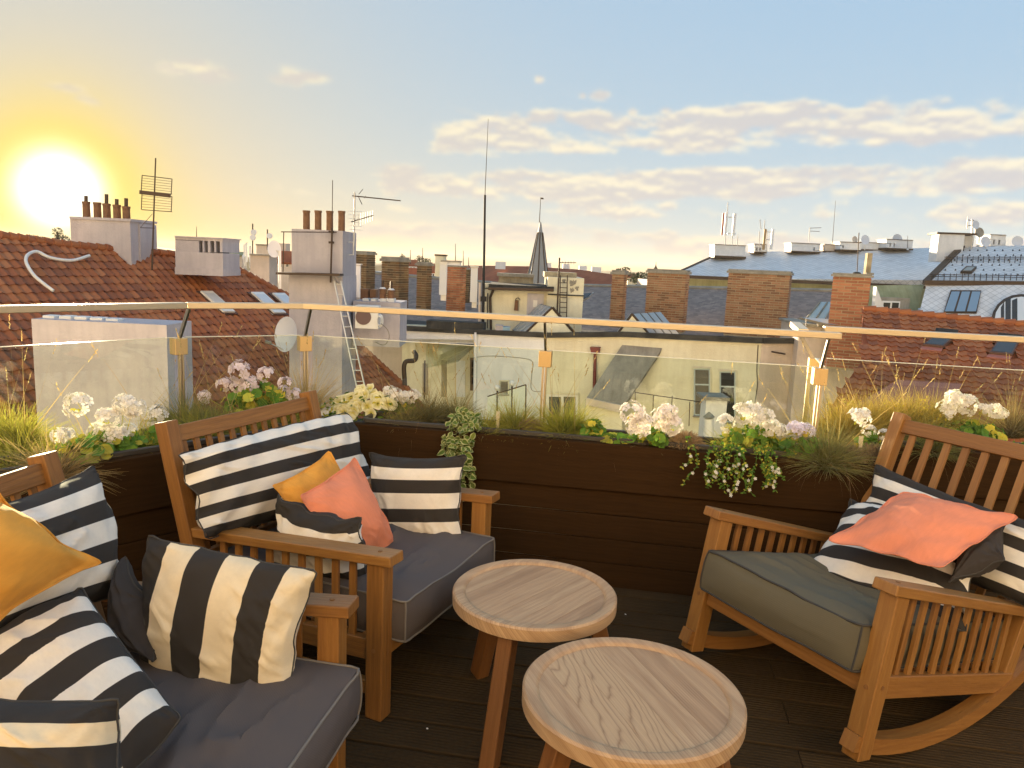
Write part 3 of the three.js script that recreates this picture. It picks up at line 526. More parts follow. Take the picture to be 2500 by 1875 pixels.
// ---------------------------------------------------------------- the roofs around
function settle(t) { const b = new THREE.Box3().setFromObject(t); const c = V((b.min.x + b.max.x) / 2, b.min.y, (b.min.z + b.max.z) / 2); t.position.add(c); for (const k of t.children) k.position.sub(c); return t; }
const away = (d) => V(0, 0, -d);
const px2m = (n, Z) => n * Z / FOCAL;
// upright block whose front face spans the pixels x0..x1, yt..yb at distance Z
function blk(x0, x1, yt, yb, Z, dep, yaw = 0) {
  const a = at((x0 + x1) / 2, yt, Z), b = at((x0 + x1) / 2, yb, Z), w = px2m(x1 - x0, Z) / Math.max(0.5, Math.cos(yaw)), h = a.y - b.y;
  const g = plainBox(w, h, dep); g.translate(0, h / 2, -dep / 2); g.rotateY(yaw); g.translate(a.x, b.y, -Z); return g;
}
function placed(g, x, y, z, yaw = 0) { return g.rotateY(yaw).translate(x, y, z); }
M.lav = plaster([0.40, 0.37, 0.40], [0.52, 0.48, 0.50], 301, 3);
M.white = plaster([0.66, 0.66, 0.65], [0.82, 0.81, 0.79], 305, 5);
M.cream = plaster([0.66, 0.61, 0.44], [0.80, 0.76, 0.58], 309, 4);
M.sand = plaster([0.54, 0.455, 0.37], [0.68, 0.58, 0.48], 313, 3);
M.bluewhite = plaster([0.66, 0.68, 0.69], [0.80, 0.81, 0.81], 317, 6);
M.pot = plaster([0.16, 0.075, 0.035], [0.26, 0.13, 0.06], 321, 1);
M.bitumen = plaster([0.018, 0.018, 0.016], [0.06, 0.058, 0.05], 325, 2);
M.iron = std([0.07, 0.045, 0.03], 0.6, { metalness: 0.5 });
M.galv = std([0.55, 0.54, 0.52], 0.45, { metalness: 0.6 });
M.dish = std([0.62, 0.63, 0.66], 0.5);
M.black = std([0.015, 0.014, 0.013], 0.8);
M.paneSky = std([0.045, 0.055, 0.065], 0.05, {});
M.paneDark = std([0.03, 0.028, 0.024], 0.08);
M.frameWhite = std([0.72, 0.71, 0.68], 0.5);
M.slate = (() => { const t = tex(512, (u, v) => { const row = Math.floor(v * 32), cx = Math.floor(u * 24 + (row % 2) * 0.5), n = hash(((cx % 24) + 24) % 24, row, 77), e = (v * 32) % 1; const f = fbm(u * 8, v * 8, 7, 4, 8); const k = 0.70 + 0.45 * n + 0.15 * (f - 0.5); const q = e < 0.14 ? 0.55 : 1; return [0.265 * k * q, 0.20 * k * q, 0.165 * k * q]; }); t.repeat.set(0.25, 0.25); return new THREE.MeshStandardMaterial({ map: t, roughness: 0.7 }); })();
M.paleSlate = (() => { const t = tex(512, (u, v) => { const a = (u + v) * 10, b = (u - v) * 10, ea = a - Math.floor(a), eb = b - Math.floor(b), n = hash(((Math.floor(a) % 10) + 10) % 10, ((Math.floor(b) % 10) + 10) % 10, 5); const f = fbm(u * 6, v * 6, 17, 5, 6); const line = (ea < 0.09 || eb < 0.09) ? 0.66 : 1; const k = (0.9 + 0.1 * n + 0.3 * (f - 0.5)) * line; return [0.74 * k, 0.72 * k, 0.70 * k]; }); t.repeat.set(0.28, 0.28); return new THREE.MeshStandardMaterial({ map: t, roughness: 0.55 }); })();
M.moss = plaster([0.27, 0.27, 0.13], [0.40, 0.39, 0.22], 331, 3);
M.brick = [[0.35, 0.175, 0.09], [0.30, 0.14, 0.07], [0.40, 0.21, 0.115], [0.23, 0.115, 0.062], [0.34, 0.20, 0.11]].map(c => std(c, 0.9, { bumpMap: bumpFine, bumpScale: 0.004 }));
M.brickOld = [[0.17, 0.105, 0.05], [0.13, 0.08, 0.04], [0.21, 0.135, 0.065], [0.10, 0.065, 0.035], [0.19, 0.10, 0.045]].map(c => std(c, 0.92, { bumpMap: bumpFine, bumpScale: 0.004 }));
M.brickRed = [[0.42, 0.165, 0.085], [0.36, 0.14, 0.07], [0.46, 0.20, 0.10], [0.30, 0.12, 0.06]].map(c => std(c, 0.9, { bumpMap: bumpFine, bumpScale: 0.004 }));
M.mortar = plaster([0.42, 0.34, 0.22], [0.56, 0.47, 0.33], 337, 1);
M.mortarOld = plaster([0.26, 0.21, 0.13], [0.44, 0.37, 0.24], 341, 1);
M.tile = [[0.31, 0.098, 0.034], [0.35, 0.122, 0.045], [0.27, 0.085, 0.032], [0.33, 0.115, 0.038], [0.285, 0.10, 0.045], [0.22, 0.075, 0.034], [0.36, 0.138, 0.055]].map(c => std(c, 0.82, { bumpMap: bumpFine, bumpScale: 0.003 }));
M.tileFar = plaster([0.25, 0.065, 0.025], [0.36, 0.11, 0.045], 351, 3);
M.concrete = plaster([0.22, 0.20, 0.16], [0.36, 0.33, 0.27], 355, 2);

// brick chimney: core of mortar, every brick of its seen faces laid proud of it
function brickChimney(label, x0, x1, yt, yb, Z, dep, yaw, mats, mortar, capH = 0.10, group = 'brick chimneys') {
  const t = thing('brick_chimney', label, 'chimney', group);
  const a = at((x0 + x1) / 2, yt, Z), b = at((x0 + x1) / 2, yb, Z), c = Math.cos(yaw), s = Math.abs(Math.sin(yaw));
  const total = px2m(x1 - x0, Z); const w = (total - dep * s) / c, h = a.y - b.y - capH;
  t.position.set(a.x, b.y, -Z - dep / 2 * c - w / 2 * s * 0.2); t.rotation.y = yaw;
  const core = part(t, 'mortar_core', plainBox(w - 0.03, h, dep - 0.03).translate(0, h / 2, 0), mortar);
  part(t, 'cap', merge([plainBox(w + 0.10, capH * 0.55, dep + 0.10).translate(0, h + capH * 0.275 + 0.002, 0), plainBox(w + 0.02, capH * 0.45, dep + 0.02).translate(0, h + capH * 0.776, 0)]), M.concrete);
  const ch = 0.078, bl = 0.27, rows = Math.floor(h / ch), geoF = new THREE.BoxGeometry(bl - 0.018, ch - 0.018, 0.05), geoS = new THREE.BoxGeometry(0.05, ch - 0.018, bl - 0.018);
  let n = 0; const rest = [];
  const lay = (g, x, y, z, sx, sz, front) => { if (n < 290 && front) { const m = part(t, 'brick', g, mats[Math.floor(rnd() * mats.length)]); m.position.set(x, y, z); m.scale.set(sx, 1, sz); n++; } else rest.push(g.clone().scale(sx, 1, sz).translate(x, y, z)); };
  for (let r = rows - 1; r >= 0; r--) {
    const y = h - (rows - r - 0.5) * ch - 0.004, off = (r % 2) * 0.5;
    const nx = Math.max(1, Math.round(w / bl)), bw = w / nx, nz = Math.max(1, Math.round(dep / bl)), bd = dep / nz;
    for (let k = -1; k < nx + 1; k++) { let l = Math.max(-w / 2, -w / 2 + (k + off) * bw), e = Math.min(w / 2, -w / 2 + (k + 1 + off) * bw); if (e - l < 0.05) continue; lay(geoF, (l + e) / 2, y, dep / 2 - 0.022 + rr(-0.004, 0.005), (e - l) / bl, 1, true); }
    const sideX = yaw < 0 ? 1 : (a.x < 0 ? 1 : -1);
    for (let k = -1; k < nz + 1; k++) { let l = Math.max(-dep / 2, -dep / 2 + (k + 0.5 - off) * bd), e = Math.min(dep / 2 - 0.05, -dep / 2 + (k + 1.5 - off) * bd); if (e - l < 0.05) continue; lay(geoS, sideX * (w / 2 - 0.022) + rr(-0.004, 0.005), y, (l + e) / 2, 1, (e - l) / bl, n < 290); }
  }
  if (rest.length) { const m = part(t, 'bricks', merge(rest), mats[0]); stuff(m); }
  return t;
}
// tiles on a roof plane inside a polygon (world points on the plane)
function tileGeo(w, L) {
  const P = [], I = [], n = 6, th = 0.016;
  for (const row of [0, 1, 2]) for (let i = 0; i <= n; i++) { const x = -w / 2 + i / n * w * 1.04, yy = 0.020 * Math.cos(i / n * 2 * Math.PI) + (row >= 1 ? 0.045 : 0.012) - (row === 2 ? th + 0.028 : 0); P.push(x, yy, row === 0 ? -L / 2 : row === 1 ? L / 2 : L / 2 - 0.03); }
  for (const r of [0, 1]) for (let i = 0; i < n; i++) { const a = r * (n + 1) + i, b = a + 1, c = a + n + 1, d = c + 1; I.push(a, c, b, b, c, d); }
  const g = new THREE.BufferGeometry(); g.setAttribute('position', new THREE.Float32BufferAttribute(P, 3)); g.setIndex(I); return (() => { const q = g.toNonIndexed(); q.computeVertexNormals(); return metric(toCreasedNormals(q, 0.7)); })();
}
function inside(p, poly) { let c = false; for (let i = 0, j = poly.length - 1; i < poly.length; j = i++) { const a = poly[i], b = poly[j]; if ((a.y > p.y) !== (b.y > p.y) && p.x < (b.x - a.x) * (p.y - a.y) / (b.y - a.y) + a.x) c = !c; } return c; }
function tiles(t, p0, n, pts, w, ex, holes = []) {
  const U = V(0, 1, 0).cross(n).normalize(), D = U.clone().cross(n).normalize(); if (D.y > 0) D.negate();
  const to2 = (p) => { const d = p.clone().sub(p0); return new THREE.Vector2(d.dot(U), d.dot(D)); };
  const poly = pts.map(to2), hs = holes.map(h => h.map(to2));
  const bx = new THREE.Box2().setFromPoints(poly), list = [];
  for (let v = bx.min.y + ex / 2; v < bx.max.y; v += ex) for (let u = bx.min.x; u < bx.max.x; u += w) { const q = new THREE.Vector2(u, v); if (!inside(q, poly) || hs.some(h => inside(q, h))) continue; const p = p0.clone().addScaledVector(U, u).addScaledVector(D, v); list.push([p.distanceTo(camera.position), p]); }
  list.sort((a, b) => a[0] - b[0]);
  const zAx = D.clone(), xAx = n.clone().cross(zAx).normalize(); const mtx = new THREE.Matrix4().makeBasis(xAx, n, zAx), q = new THREE.Quaternion().setFromRotationMatrix(mtx), g = tileGeo(w, ex * 1.22);
  const vis = list.filter(([, p]) => { const s = p.clone().project(camera); return Math.abs(s.x) < 1.0 && s.y < 1 && s.y > -0.15; }), pick = new Set(vis.slice(0, 290));
  const restM = M.tile.map(() => []);
  for (const e of list) { const k = Math.floor(rnd() * M.tile.length), p = e[1].clone().addScaledVector(n, rr(0.0, 0.006)); if (pick.has(e)) { const m = part(t, 'roof_tile', g, M.tile[k]); m.position.copy(p); m.quaternion.copy(q); } else restM[k].push(p); }
  restM.forEach((ps, k) => { if (!ps.length) return; const im = new THREE.InstancedMesh(g, M.tile[k], ps.length); im.name = 'roof_tiles'; stuff(im); const mm = new THREE.Matrix4(); ps.forEach((p, i) => { mm.compose(p, q, V(1, 1, 1)); im.setMatrixAt(i, mm); }); t.add(im); });
}
function plane3(a, b, c) { const p = at(...a), q = at(...b), r = at(...c); const n = q.clone().sub(p).cross(r.clone().sub(p)).normalize(); if (n.y < 0) n.negate(); return { p, n, h: (x, y) => hit(x, y, p, n) }; }
function wallPlane(xL, ZL, xR, ZR, y = 850) { const p = at(xL, y, ZL), q = at(xR, y, ZR); q.y = p.y; const n = q.clone().sub(p).cross(V(0, 1, 0)).normalize(); if (n.dot(camera.position.clone().sub(p)) < 0) n.negate(); const u = V(0, 1, 0).cross(n).normalize(); return { p, n, u, h: (x, y) => hit(x, y, p, n) }; }
// sheet lying on a plane: polygon of pixels, raised and given thickness
function on(P, pts, lift, th) { return prism(pts.map(([x, y]) => P.h(x, y).addScaledVector(P.n, lift)), P.n.clone().multiplyScalar(-th)); }

// ---- red tiled house at the left
{
  const t = thing('tiled_house', 'red clay tiled roof with three skylights behind the sofa', 'house');
  const P = plane3([0, 577, 17], [430, 622, 21], [560, 1000, 17]);
  const out = [[-260, 545], [0, 578], [170, 600], [430, 624], [545, 642], [628, 690], [722, 737], [868, 838], [1012, 968], [1090, 1040], [-260, 1040]];
  const pts = out.map(([x, y]) => P.h(x, y));
  part(t, 'roof', prism(pts.map(p => p.clone().addScaledVector(P.n, -0.03)), V(0, -0.25, 0)), M.tileFar);
  const sks = [[485, 718], [609, 720], [661, 722]].map(([x, y]) => [[x, y], [x + 29, y], [x + 85, y + 50], [x + 56, y + 50]]);
  tiles(t, pts[1], P.n, pts, 0.21, 0.265, sks.map(s => s.map(([x, y]) => P.h(x, y))));
  for (const s of sks) {
    const f = part(t, 'skylight', on(P, s, 0.12, 0.14), M.frameWhite);
    const c = s.reduce((a, q) => [a[0] + q[0] / 4, a[1] + q[1] / 4], [0, 0]), inn = s.map(q => [mix(q[0], c[0], 0.2), mix(q[1], c[1], 0.26)]);
    part(f, 'pane', on(P, inn, 0.128, 0.006), std([0.62, 0.64, 0.66], 0.12));
    part(f, 'flashing', on(P, s.map(q => [mix(q[0], c[0], -0.22), mix(q[1], c[1], -0.12)]), 0.075, 0.03), std([0.10, 0.045, 0.03], 0.6));
  }
  // ridge and verge caps
  const cap = (a, b, k) => { for (let i = 0; i < k; i++) { const p = P.h(mix(a[0], b[0], i / k), mix(a[1], b[1], i / k)), q = P.h(mix(a[0], b[0], (i + 1.08) / k), mix(a[1], b[1], (i + 1.08) / k)); part(t, 'ridge_tile', rod(p.addScaledVector(P.n, 0.03), q.addScaledVector(P.n, 0.05), 0.085, 7, 0.10), M.tile[i % 5]); } };
  cap([722, 736], [545, 641], 12); cap([545, 641], [430, 624], 6); cap([430, 624], [170, 601], 12); cap([170, 601], [0, 578], 8); cap([1010, 968], [868, 838], 14);
  settle(t);
  const hose = thing('flexible_hose', 'white flexible hose snaking down the red tiled roof', 'hose');
  part(hose, 'hose', tube([[212, 636], [165, 648], [112, 640], [85, 627], [64, 633], [57, 650], [76, 684], [100, 705], [124, 723]].map(([x, y]) => P.h(x, y).addScaledVector(P.n, 0.15)), 0.036, 50, 8), M.frameWhite);
  settle(hose);
}
// chimney blocks of rendered masonry
function potRow(t, xs, ws, yts, yb, Z, mat, dep) { xs.forEach((x, k) => { const a = at(x, yts[k], Z + dep), b = a.clone().setY(at(x, yb[k] ?? yb, Z).y - 0.05), r = px2m(ws, Z) / 2; part(t, 'flue_pot', merge([rod(b, a, r, 14, r * 0.96), rod(a.clone().add(V(0, -0.05, 0)), a, r * 1.08, 14)]), mat); }); }
{
  const t = thing('chimney_block', 'rendered chimney block with five flue pots against the setting sun', 'chimney');
  part(t, 'body', blk(172, 316, 536, 660, 19.2, 1.3, 0.0), M.lav); part(t, 'side_body', blk(314, 341, 545, 650, 19.6, 0.9), M.lav); part(t, 'top', blk(170, 318, 531, 537, 19.15, 1.4), M.lav);
  potRow(t, [210, 237, 260, 285, 308], 18, [492, 494, 497, 500, 504], [534, 534, 534, 534, 534], 19.2, M.pot, 0.5);
  for (const [x, y] of [[210, 478], [260, 474], [285, 486], [308, 484]]) part(t, 'flue_cap', rod(at(x, y, 19.7), at(x, 506, 19.7), 0.045, 10), M.iron);
  for (let k = 0; k < 7; k++) part(t, 'vent_slat', blk(216, 228, 604 + k * 5, 606.5 + k * 5, 19.19, 0.05), M.pot);
  settle(t);
}
{
  const t = thing('lattice_antenna', 'tall mast with two curved grid reflectors and a brown crossbar', 'antenna');
  const Z = 18.8; part(t, 'mast', rod(at(371, 660, Z), at(380, 386, Z), 0.022, 8, 0.016), M.iron);
  part(t, 'crossbar', bar(at(341, 469, Z - 0.08), at(416, 478, Z - 0.08), 0.09, 0.05, V(0, 0, 1), 0.005), M.iron);
  for (const [y0, y1, y2, y3] of [[428, 437, 466, 474], [470, 480, 512, 517]]) { const L = []; for (let k = 0; k <= 6; k++) { const f = k / 6, bow = Math.sin(f * 3.14) * 3; L.push(rod(at(347 - bow, mix(y0, y2, f), Z), at(420 - bow * 0.3, mix(y1, y3, f), Z), k === 0 || k === 6 ? 0.010 : 0.0045, 5)); } for (const [xa, ya, yb2] of [[347, y0, y2], [420, y1, y3]]) L.push(rod(at(xa, ya, Z), at(xa - 2, yb2, Z), 0.011, 5)); part(t, 'grid_reflector', merge(L), M.iron); }
  part(t, 'stay', rod(at(343, 555, Z), at(372, 522, Z), 0.006, 4), M.iron); part(t, 'arm', rod(at(343, 556, Z), at(378, 557, Z), 0.008, 4), M.iron);
  settle(t);
}
function ventChimney(label, x0, x1, yt, yb, Z, dep, ops, y0, y1, mat, capMat, o = {}) {
  const t = thing(o.name || 'vent_chimney', label, 'chimney', o.group);
  part(t, 'body', blk(x0, x1, y1, yb, Z, dep), mat);
  part(t, 'head', blk(x0, x1, yt, y0, Z, dep), mat);
  const xs = [x0, ...ops.flat(), x1]; for (let k = 0; k < xs.length; k += 2) part(t, 'pier', blk(xs[k], xs[k + 1], y0, y1, Z + 0.001, dep), mat);
  part(t, 'recess', blk(x0 + 1, x1 - 1, y0, y1, Z + Math.min(0.35, dep * 0.5), dep * 0.4), M.black);
  part(t, 'cap', blk(x0 - 1, x1 + 1, yt - Math.max(1.5, (yb - yt) * 0.03), yt, Z - 0.05, dep + 0.1), capMat);
  if (o.skirt) part(t, 'flashing', blk(x0 - 1, x1 + 1, yb - o.skirt, yb, Z - 0.03, dep + 0.06), capMat);
  return settle(t);
}
ventChimney('pale chimney block with four slot openings on the red tiled roof', 428, 543, 581, 672, 19.8, 1.2, [[485, 494], [498.5, 507], [513, 522.5], [527, 536.5]], 587, 616, M.lav, M.lav, { name: 'slotted_chimney', skirt: 17 });
{
  const t = thing('chimney_block', 'wide pale chimney block with five stubs behind the glass', 'chimney');
  part(t, 'body', blk(72, 410, 786, 1120, 12.6, 0.9, -0.035), M.lav);
  for (const [a, b, y] of [[112, 142, 770], [152, 183, 771], [189, 220, 773], [227, 258, 775], [265, 296, 778]]) part(t, 'flue_stub', new RoundedBoxGeometry(px2m(b - a, 12.8), 0.14, 0.22, 1, 0.02).translate(...at((a + b) / 2, y + 9, 12.95).toArray()), M.frameWhite);
  settle(t);
}
// ---- tower chimney with ladder
{
  const t = thing('chimney_tower', 'tall grey rendered chimney tower with four brown flue pots', 'chimney');
  const Z = 18; part(t, 'upper_body', blk(713, 836, 561, 672, Z, 1.5), M.lav); part(t, 'lower_body', blk(706, 836, 672, 1120, Z - 0.04, 1.56), M.lav);
  potRow(t, [748, 776.5, 805, 834], 17, [514, 514, 515, 515], [561, 561, 561, 562], Z + 0.15, M.pot, 0.4);
  part(t, 'platform', bar(at(680, 667, Z - 0.25), at(834, 671, Z - 0.25), 0.05, 0.42, V(0, 0, 1), 0.005), M.iron);
  for (const [x0, x1] of [[812, 826], [826, 834]]) part(t, 'bracket', rod(at(x0, 672, Z - 0.4), at(x1, 695, Z), 0.016, 5), M.galv);
  part(t, 'guard_rod', merge([rod(at(693, 566, Z - 0.2), at(691, 668, Z - 0.2), 0.012, 5), rod(at(686, 566, Z - 0.2), at(822, 567, Z - 0.2), 0.012, 5)]), M.iron);
  part(t, 'lightning_rod', merge([rod(at(807, 690, Z - 0.12), at(811, 556, Z - 0.12), 0.022, 6), rod(at(811, 556, Z - 0.12), at(812, 440, Z - 0.12), 0.009, 5)]), M.iron);
  for (const y of [566, 592]) part(t, 'rod_clamp', new THREE.BoxGeometry(0.1, 0.05, 0.14).translate(...at(809, y, Z - 0.06).toArray()), M.iron);
  part(t, 'hand_rung', merge([rod(at(851, 591, Z + 0.3), at(863, 591, Z + 0.3), 0.014, 5), rod(at(863, 591, Z + 0.3), at(863, 622, Z + 0.3), 0.014, 5), rod(at(852, 622, Z + 0.3), at(863, 622, Z + 0.3), 0.014, 5)]), M.galv);
  settle(t);
  const l = thing('ladder', 'long pale metal ladder leaning on the chimney tower', 'ladder');
  const A = at(816, 686, 17.75), B = at(872, 950, 16.9), C = at(832, 686, 17.75), D = at(892, 950, 16.9);
  part(l, 'rail', bar(A, B, 0.028, 0.05, V(0, 0, 1), 0.004), M.galv); part(l, 'rail', bar(C, D, 0.028, 0.05, V(0, 0, 1), 0.004), M.galv);
  for (let k = 0; k < 10; k++) { const f = (k + 0.3) / 10; part(l, 'rung', rod(A.clone().lerp(B, f), C.clone().lerp(D, f), 0.014, 6), M.galv); }
  settle(l);
  const b = thing('chimney_block', 'low grey rendered block beside the tower carrying flue stubs', 'chimney');
  part(b, 'body', blk(862, 977, 737, 846, 18.9, 1.2), M.lav);
  for (const [x0, x1] of [[885, 900], [906, 918], [928, 942], [948, 962]]) part(b, 'flue_stub', blk(x0, x1, 729, 738, 19.1, 0.3), M.frameWhite);
  for (const [x, y0, y1] of [[934, 704, 729], [955, 707, 729]]) { part(b, 'flue_pot', rod(at(x, y1, 19.25), at(x, y0, 19.25), 0.085, 12), M.pot); part(b, 'collar', rod(at(x, y0 + 1, 19.25), at(x, y0 - 3, 19.25), 0.095, 12, 0.05), M.frameWhite); part(b, 'thin_flue', rod(at(x, y0 - 3, 19.25), at(x + 0.6, y0 - 20, 19.25), 0.032, 8), M.iron); }
  part(b, 'copper_box', blk(880, 899, 706, 730, 19.5, 0.4), M.pot); part(b, 'copper_box', blk(903, 918, 707, 730, 19.5, 0.4), M.pot);
  settle(b);
  const ac = thing('air_conditioner', 'white air conditioning unit with round fan grille beside the ladder', 'air conditioner');
  part(ac, 'casing', (() => { const p = at(895, 803, 18.3), q = at(895, 746, 18.3); return new RoundedBoxGeometry(px2m(58, 18.3), q.y - p.y, 0.32, 1, 0.02).translate(p.x, (p.y + q.y) / 2, -18.46); })(), M.frameWhite);
  part(ac, 'fan_grille', new THREE.CylinderGeometry(px2m(19, 18.3), px2m(19, 18.3), 0.02, 24).rotateX(Math.PI / 2).translate(...at(887, 774, 18.29).toArray()), std([0.16, 0.10, 0.09], 0.8));
  const hb = []; for (let k = 0; k < 5; k++) hb.push(new THREE.TorusGeometry(px2m(9 + k * 0.8, 18.2), 0.012, 5, 20).scale(0.55, 1.2, 1).translate(...at(926 + k * 0.8, 783, 18.2 + k * 0.02).toArray())); part(ac, 'pipe_coil', merge(hb), M.frameWhite);
  part(ac, 'cable', tube([[930, 790], [946, 805], [950, 825], [938, 842], [915, 835]].map(([x, y]) => at(x, y, 18.0)), 0.010, 20, 4), M.concrete);
  settle(ac);
  const d = thing('satellite_dish', 'large white satellite dish behind the corner post of the glass', 'dish');
  const dishG = (R) => new THREE.LatheGeometry([[0, 0], [R * 0.3, R * 0.014], [R * 0.6, R * 0.06], [R * 0.85, R * 0.125], [R, R * 0.175], [R, R * 0.20], [R * 0.85, R * 0.15], [R * 0.5, R * 0.06], [0, R * 0.025]].map(q => new THREE.Vector2(...q)), 32);
  part(d, 'reflector', dishG(0.40).rotateX(Math.PI / 2 - 0.15).rotateY(-0.66).translate(...at(704, 817, 17).toArray()), M.dish);
  part(d, 'feed_arm', rod(at(700, 858, 17), at(655, 836, 16.7), 0.014, 5), M.galv); part(d, 'feed_horn', rod(at(648, 834, 16.7), at(662, 838, 16.7), 0.04, 8), M.concrete);
  part(d, 'bracket', rod(at(706, 820, 17.15), at(716, 835, 18.1), 0.03, 6), M.galv);
  settle(d);
  const d2 = thing('satellite_dish', 'small white dish on a white pole left of the chimney tower', 'dish');
  part(d2, 'pole', rod(at(683, 705, 18.6), at(683, 612, 18.6), 0.035, 8), M.frameWhite);
  part(d2, 'reflector', dishG(0.20).rotateX(Math.PI / 2).rotateY(1.0).translate(...at(667, 608, 18.5).toArray()), M.dish); part(d2, 'mount', rod(at(667, 608, 18.55), at(683, 616, 18.6), 0.02, 6), M.galv);
  settle(d2);
  const y = thing('television_antenna', 'aerial mast with two yagi antennas on the chimney tower', 'antenna');
  part(y, 'mast', rod(at(864, 600, 18.4), at(866, 470, 18.4), 0.022, 7), M.galv);
  part(y, 'boom', rod(at(860, 478, 18.4), at(978, 490, 18.2), 0.014, 5), M.iron);
  part(y, 'element', merge([rod(at(874, 478, 18.38), at(884, 499, 18.3), 0.009, 4), rod(at(876, 474, 18.38), at(886, 462, 18.3), 0.007, 4), rod(at(889, 484, 18.38), at(893, 478, 18.3), 0.006, 4)]), M.iron);
  part(y, 'boom', rod(at(858, 541, 18.38), at(911, 526, 18.0), 0.013, 5), M.iron);
  part(y, 'element', merge([0, 1, 2, 3, 4, 5, 6].map(k => { const x = 875 + k * 5.8, yy = 537 - k * 1.75; return rod(at(x, yy - 16 + k * 0.6, 18.2), at(x, yy + 16 - k * 0.6, 18.2), 0.006, 4); })), M.galv);
  part(y, 'reflector', merge([0, 1, 2, 3, 4, 5].map(k => rod(at(852 + k * 0.5, 515 + k * 9, 18.5), at(886 - k * 0.5, 517 + k * 9, 18.1), 0.005, 4))), M.galv);
  settle(y);
}
// ---- brick chimneys of the middle
brickChimney('weathered brick chimney right beside the grey chimney tower', 866, 911, 613, 752, 27, 0.55, -0.42, M.brickOld, M.mortarOld, 0.12);
brickChimney('old dark brick chimney with an overhanging bowed cap', 930, 994, 627, 768, 25.5, 0.62, -0.42, M.brickOld, M.mortarOld, 0.16);
brickChimney('slim dark brick chimney between slate slopes', 1017, 1053, 640, 772, 25.5, 0.36, -0.42, M.brickOld, M.mortarOld, 0.12);
brickChimney('red brick chimney beside a white metal flue duct', 1091, 1137, 648, 776, 25.5, 0.42, -0.42, M.brickRed, M.mortarOld, 0.05);
brickChimney('dark brick chimney half hidden between two white flue ducts', 1134, 1156, 655, 740, 29, 0.4, -0.42, M.brickOld, M.mortarOld, 0.06);
brickChimney('narrow brick chimney rising from the slate slope by the stair house', 1496, 1536, 660, 800, 26, 0.42, -0.42, M.brick, M.mortar, 0.14);
brickChimney('broad brick chimney behind the peeling gabled rooflight', 1586, 1690, 658, 812, 26, 0.6, -0.42, M.brick, M.mortar, 0.14);
brickChimney('broadest brick chimney with a flat stone cap', 1790, 1944, 660, 826, 25, 0.75, -0.42, M.brick, M.mortar, 0.13);
brickChimney('tall red brick chimney carrying a square stack beside the red roof', 2044, 2141, 668, 905, 19.5, 0.5, -0.42, M.brickRed, M.mortar, 0.09);
function duct(label, x0, x1, yt, yb, Z) { const t = thing('flue_duct', label, 'duct', 'white flue ducts'); part(t, 'duct', blk(x0, x1, yt, yb, Z, px2m(x1 - x0, Z)), M.frameWhite); part(t, 'hood', blk(x0 - 2, x1 + 2, yt - 4, yt - 1, Z - 0.04, px2m(x1 - x0 + 6, Z)), M.galv); part(t, 'foot', blk(x0 + 2, x1 - 2, yb, yb + 14, Z + 0.1, 0.15), M.galv); return settle(t); }
duct('white metal flue duct on the left of the red brick chimney', 1074, 1091, 645, 720, 24.8);
duct('white metal flue duct beside the tall black mast', 1150, 1166, 654, 738, 24.6);
duct('slim white flue standing at the edge of the chimney tower', 868, 879, 648, 726, 20.5);
{
  const t = thing('slate_roof_house', 'grey slate slope behind the row of old brick chimneys', 'house');
  const P = plane3([905, 668, 33], [1190, 690, 31.5], [1000, 790, 28]);
  part(t, 'roof', on(P, [[880, 664], [1230, 694], [1230, 800], [880, 800]], 0, 0.3), M.slate);
  part(t, 'ridge_cap', bar(P.h(880, 664), P.h(1230, 694), 0.16, 0.12, P.n, 0.01, true), M.concrete);
  part(t, 'wall', prism([P.h(880, 800), P.h(1230, 800), P.h(1230, 800).add(V(0, -14, 0)), P.h(880, 800).add(V(0, -14, 0))].map(p => p.add(V(0, -0.1, -0.4))), away(0.4)), M.sand);
  settle(t);
  const t2 = thing('slate_roof_house', 'grey slate slope behind the broad brick chimneys', 'house');
  const P2 = plane3([1430, 699, 33], [2060, 712, 28], [1800, 818, 25.6]);
  part(t2, 'roof', on(P2, [[1405, 697], [2075, 711], [2080, 835], [1400, 815]], 0, 0.3), M.slate);
  part(t2, 'ridge_cap', bar(P2.h(1405, 697), P2.h(2075, 711), 0.16, 0.12, P2.n, 0.01, true), M.concrete);
  part(t2, 'wall', prism([P2.h(1400, 815), P2.h(2080, 835), P2.h(2080, 835).add(V(0, -14, 0)), P2.h(1400, 815).add(V(0, -14, 0))].map(p => p.add(V(0, -0.1, -0.4))), away(0.4)), M.sand);
  // roof hatches standing open on the slope
  const h = part(t2, 'roof_hatch', prism([at(1423, 718, 27), at(1450, 713, 27.5), at(1438, 725, 27), at(1423, 733, 26.8)], V(0, -0.06, -0.05)), M.galv);
  part(h, 'pane', prism([at(1425, 718.5, 26.95), at(1446, 715, 27.4), at(1436, 724, 26.95), at(1425, 730, 26.75)].map(p => p.add(V(0, 0.02, 0.05))), V(0, -0.02, 0)), M.paneSky);
  settle(t2);
}
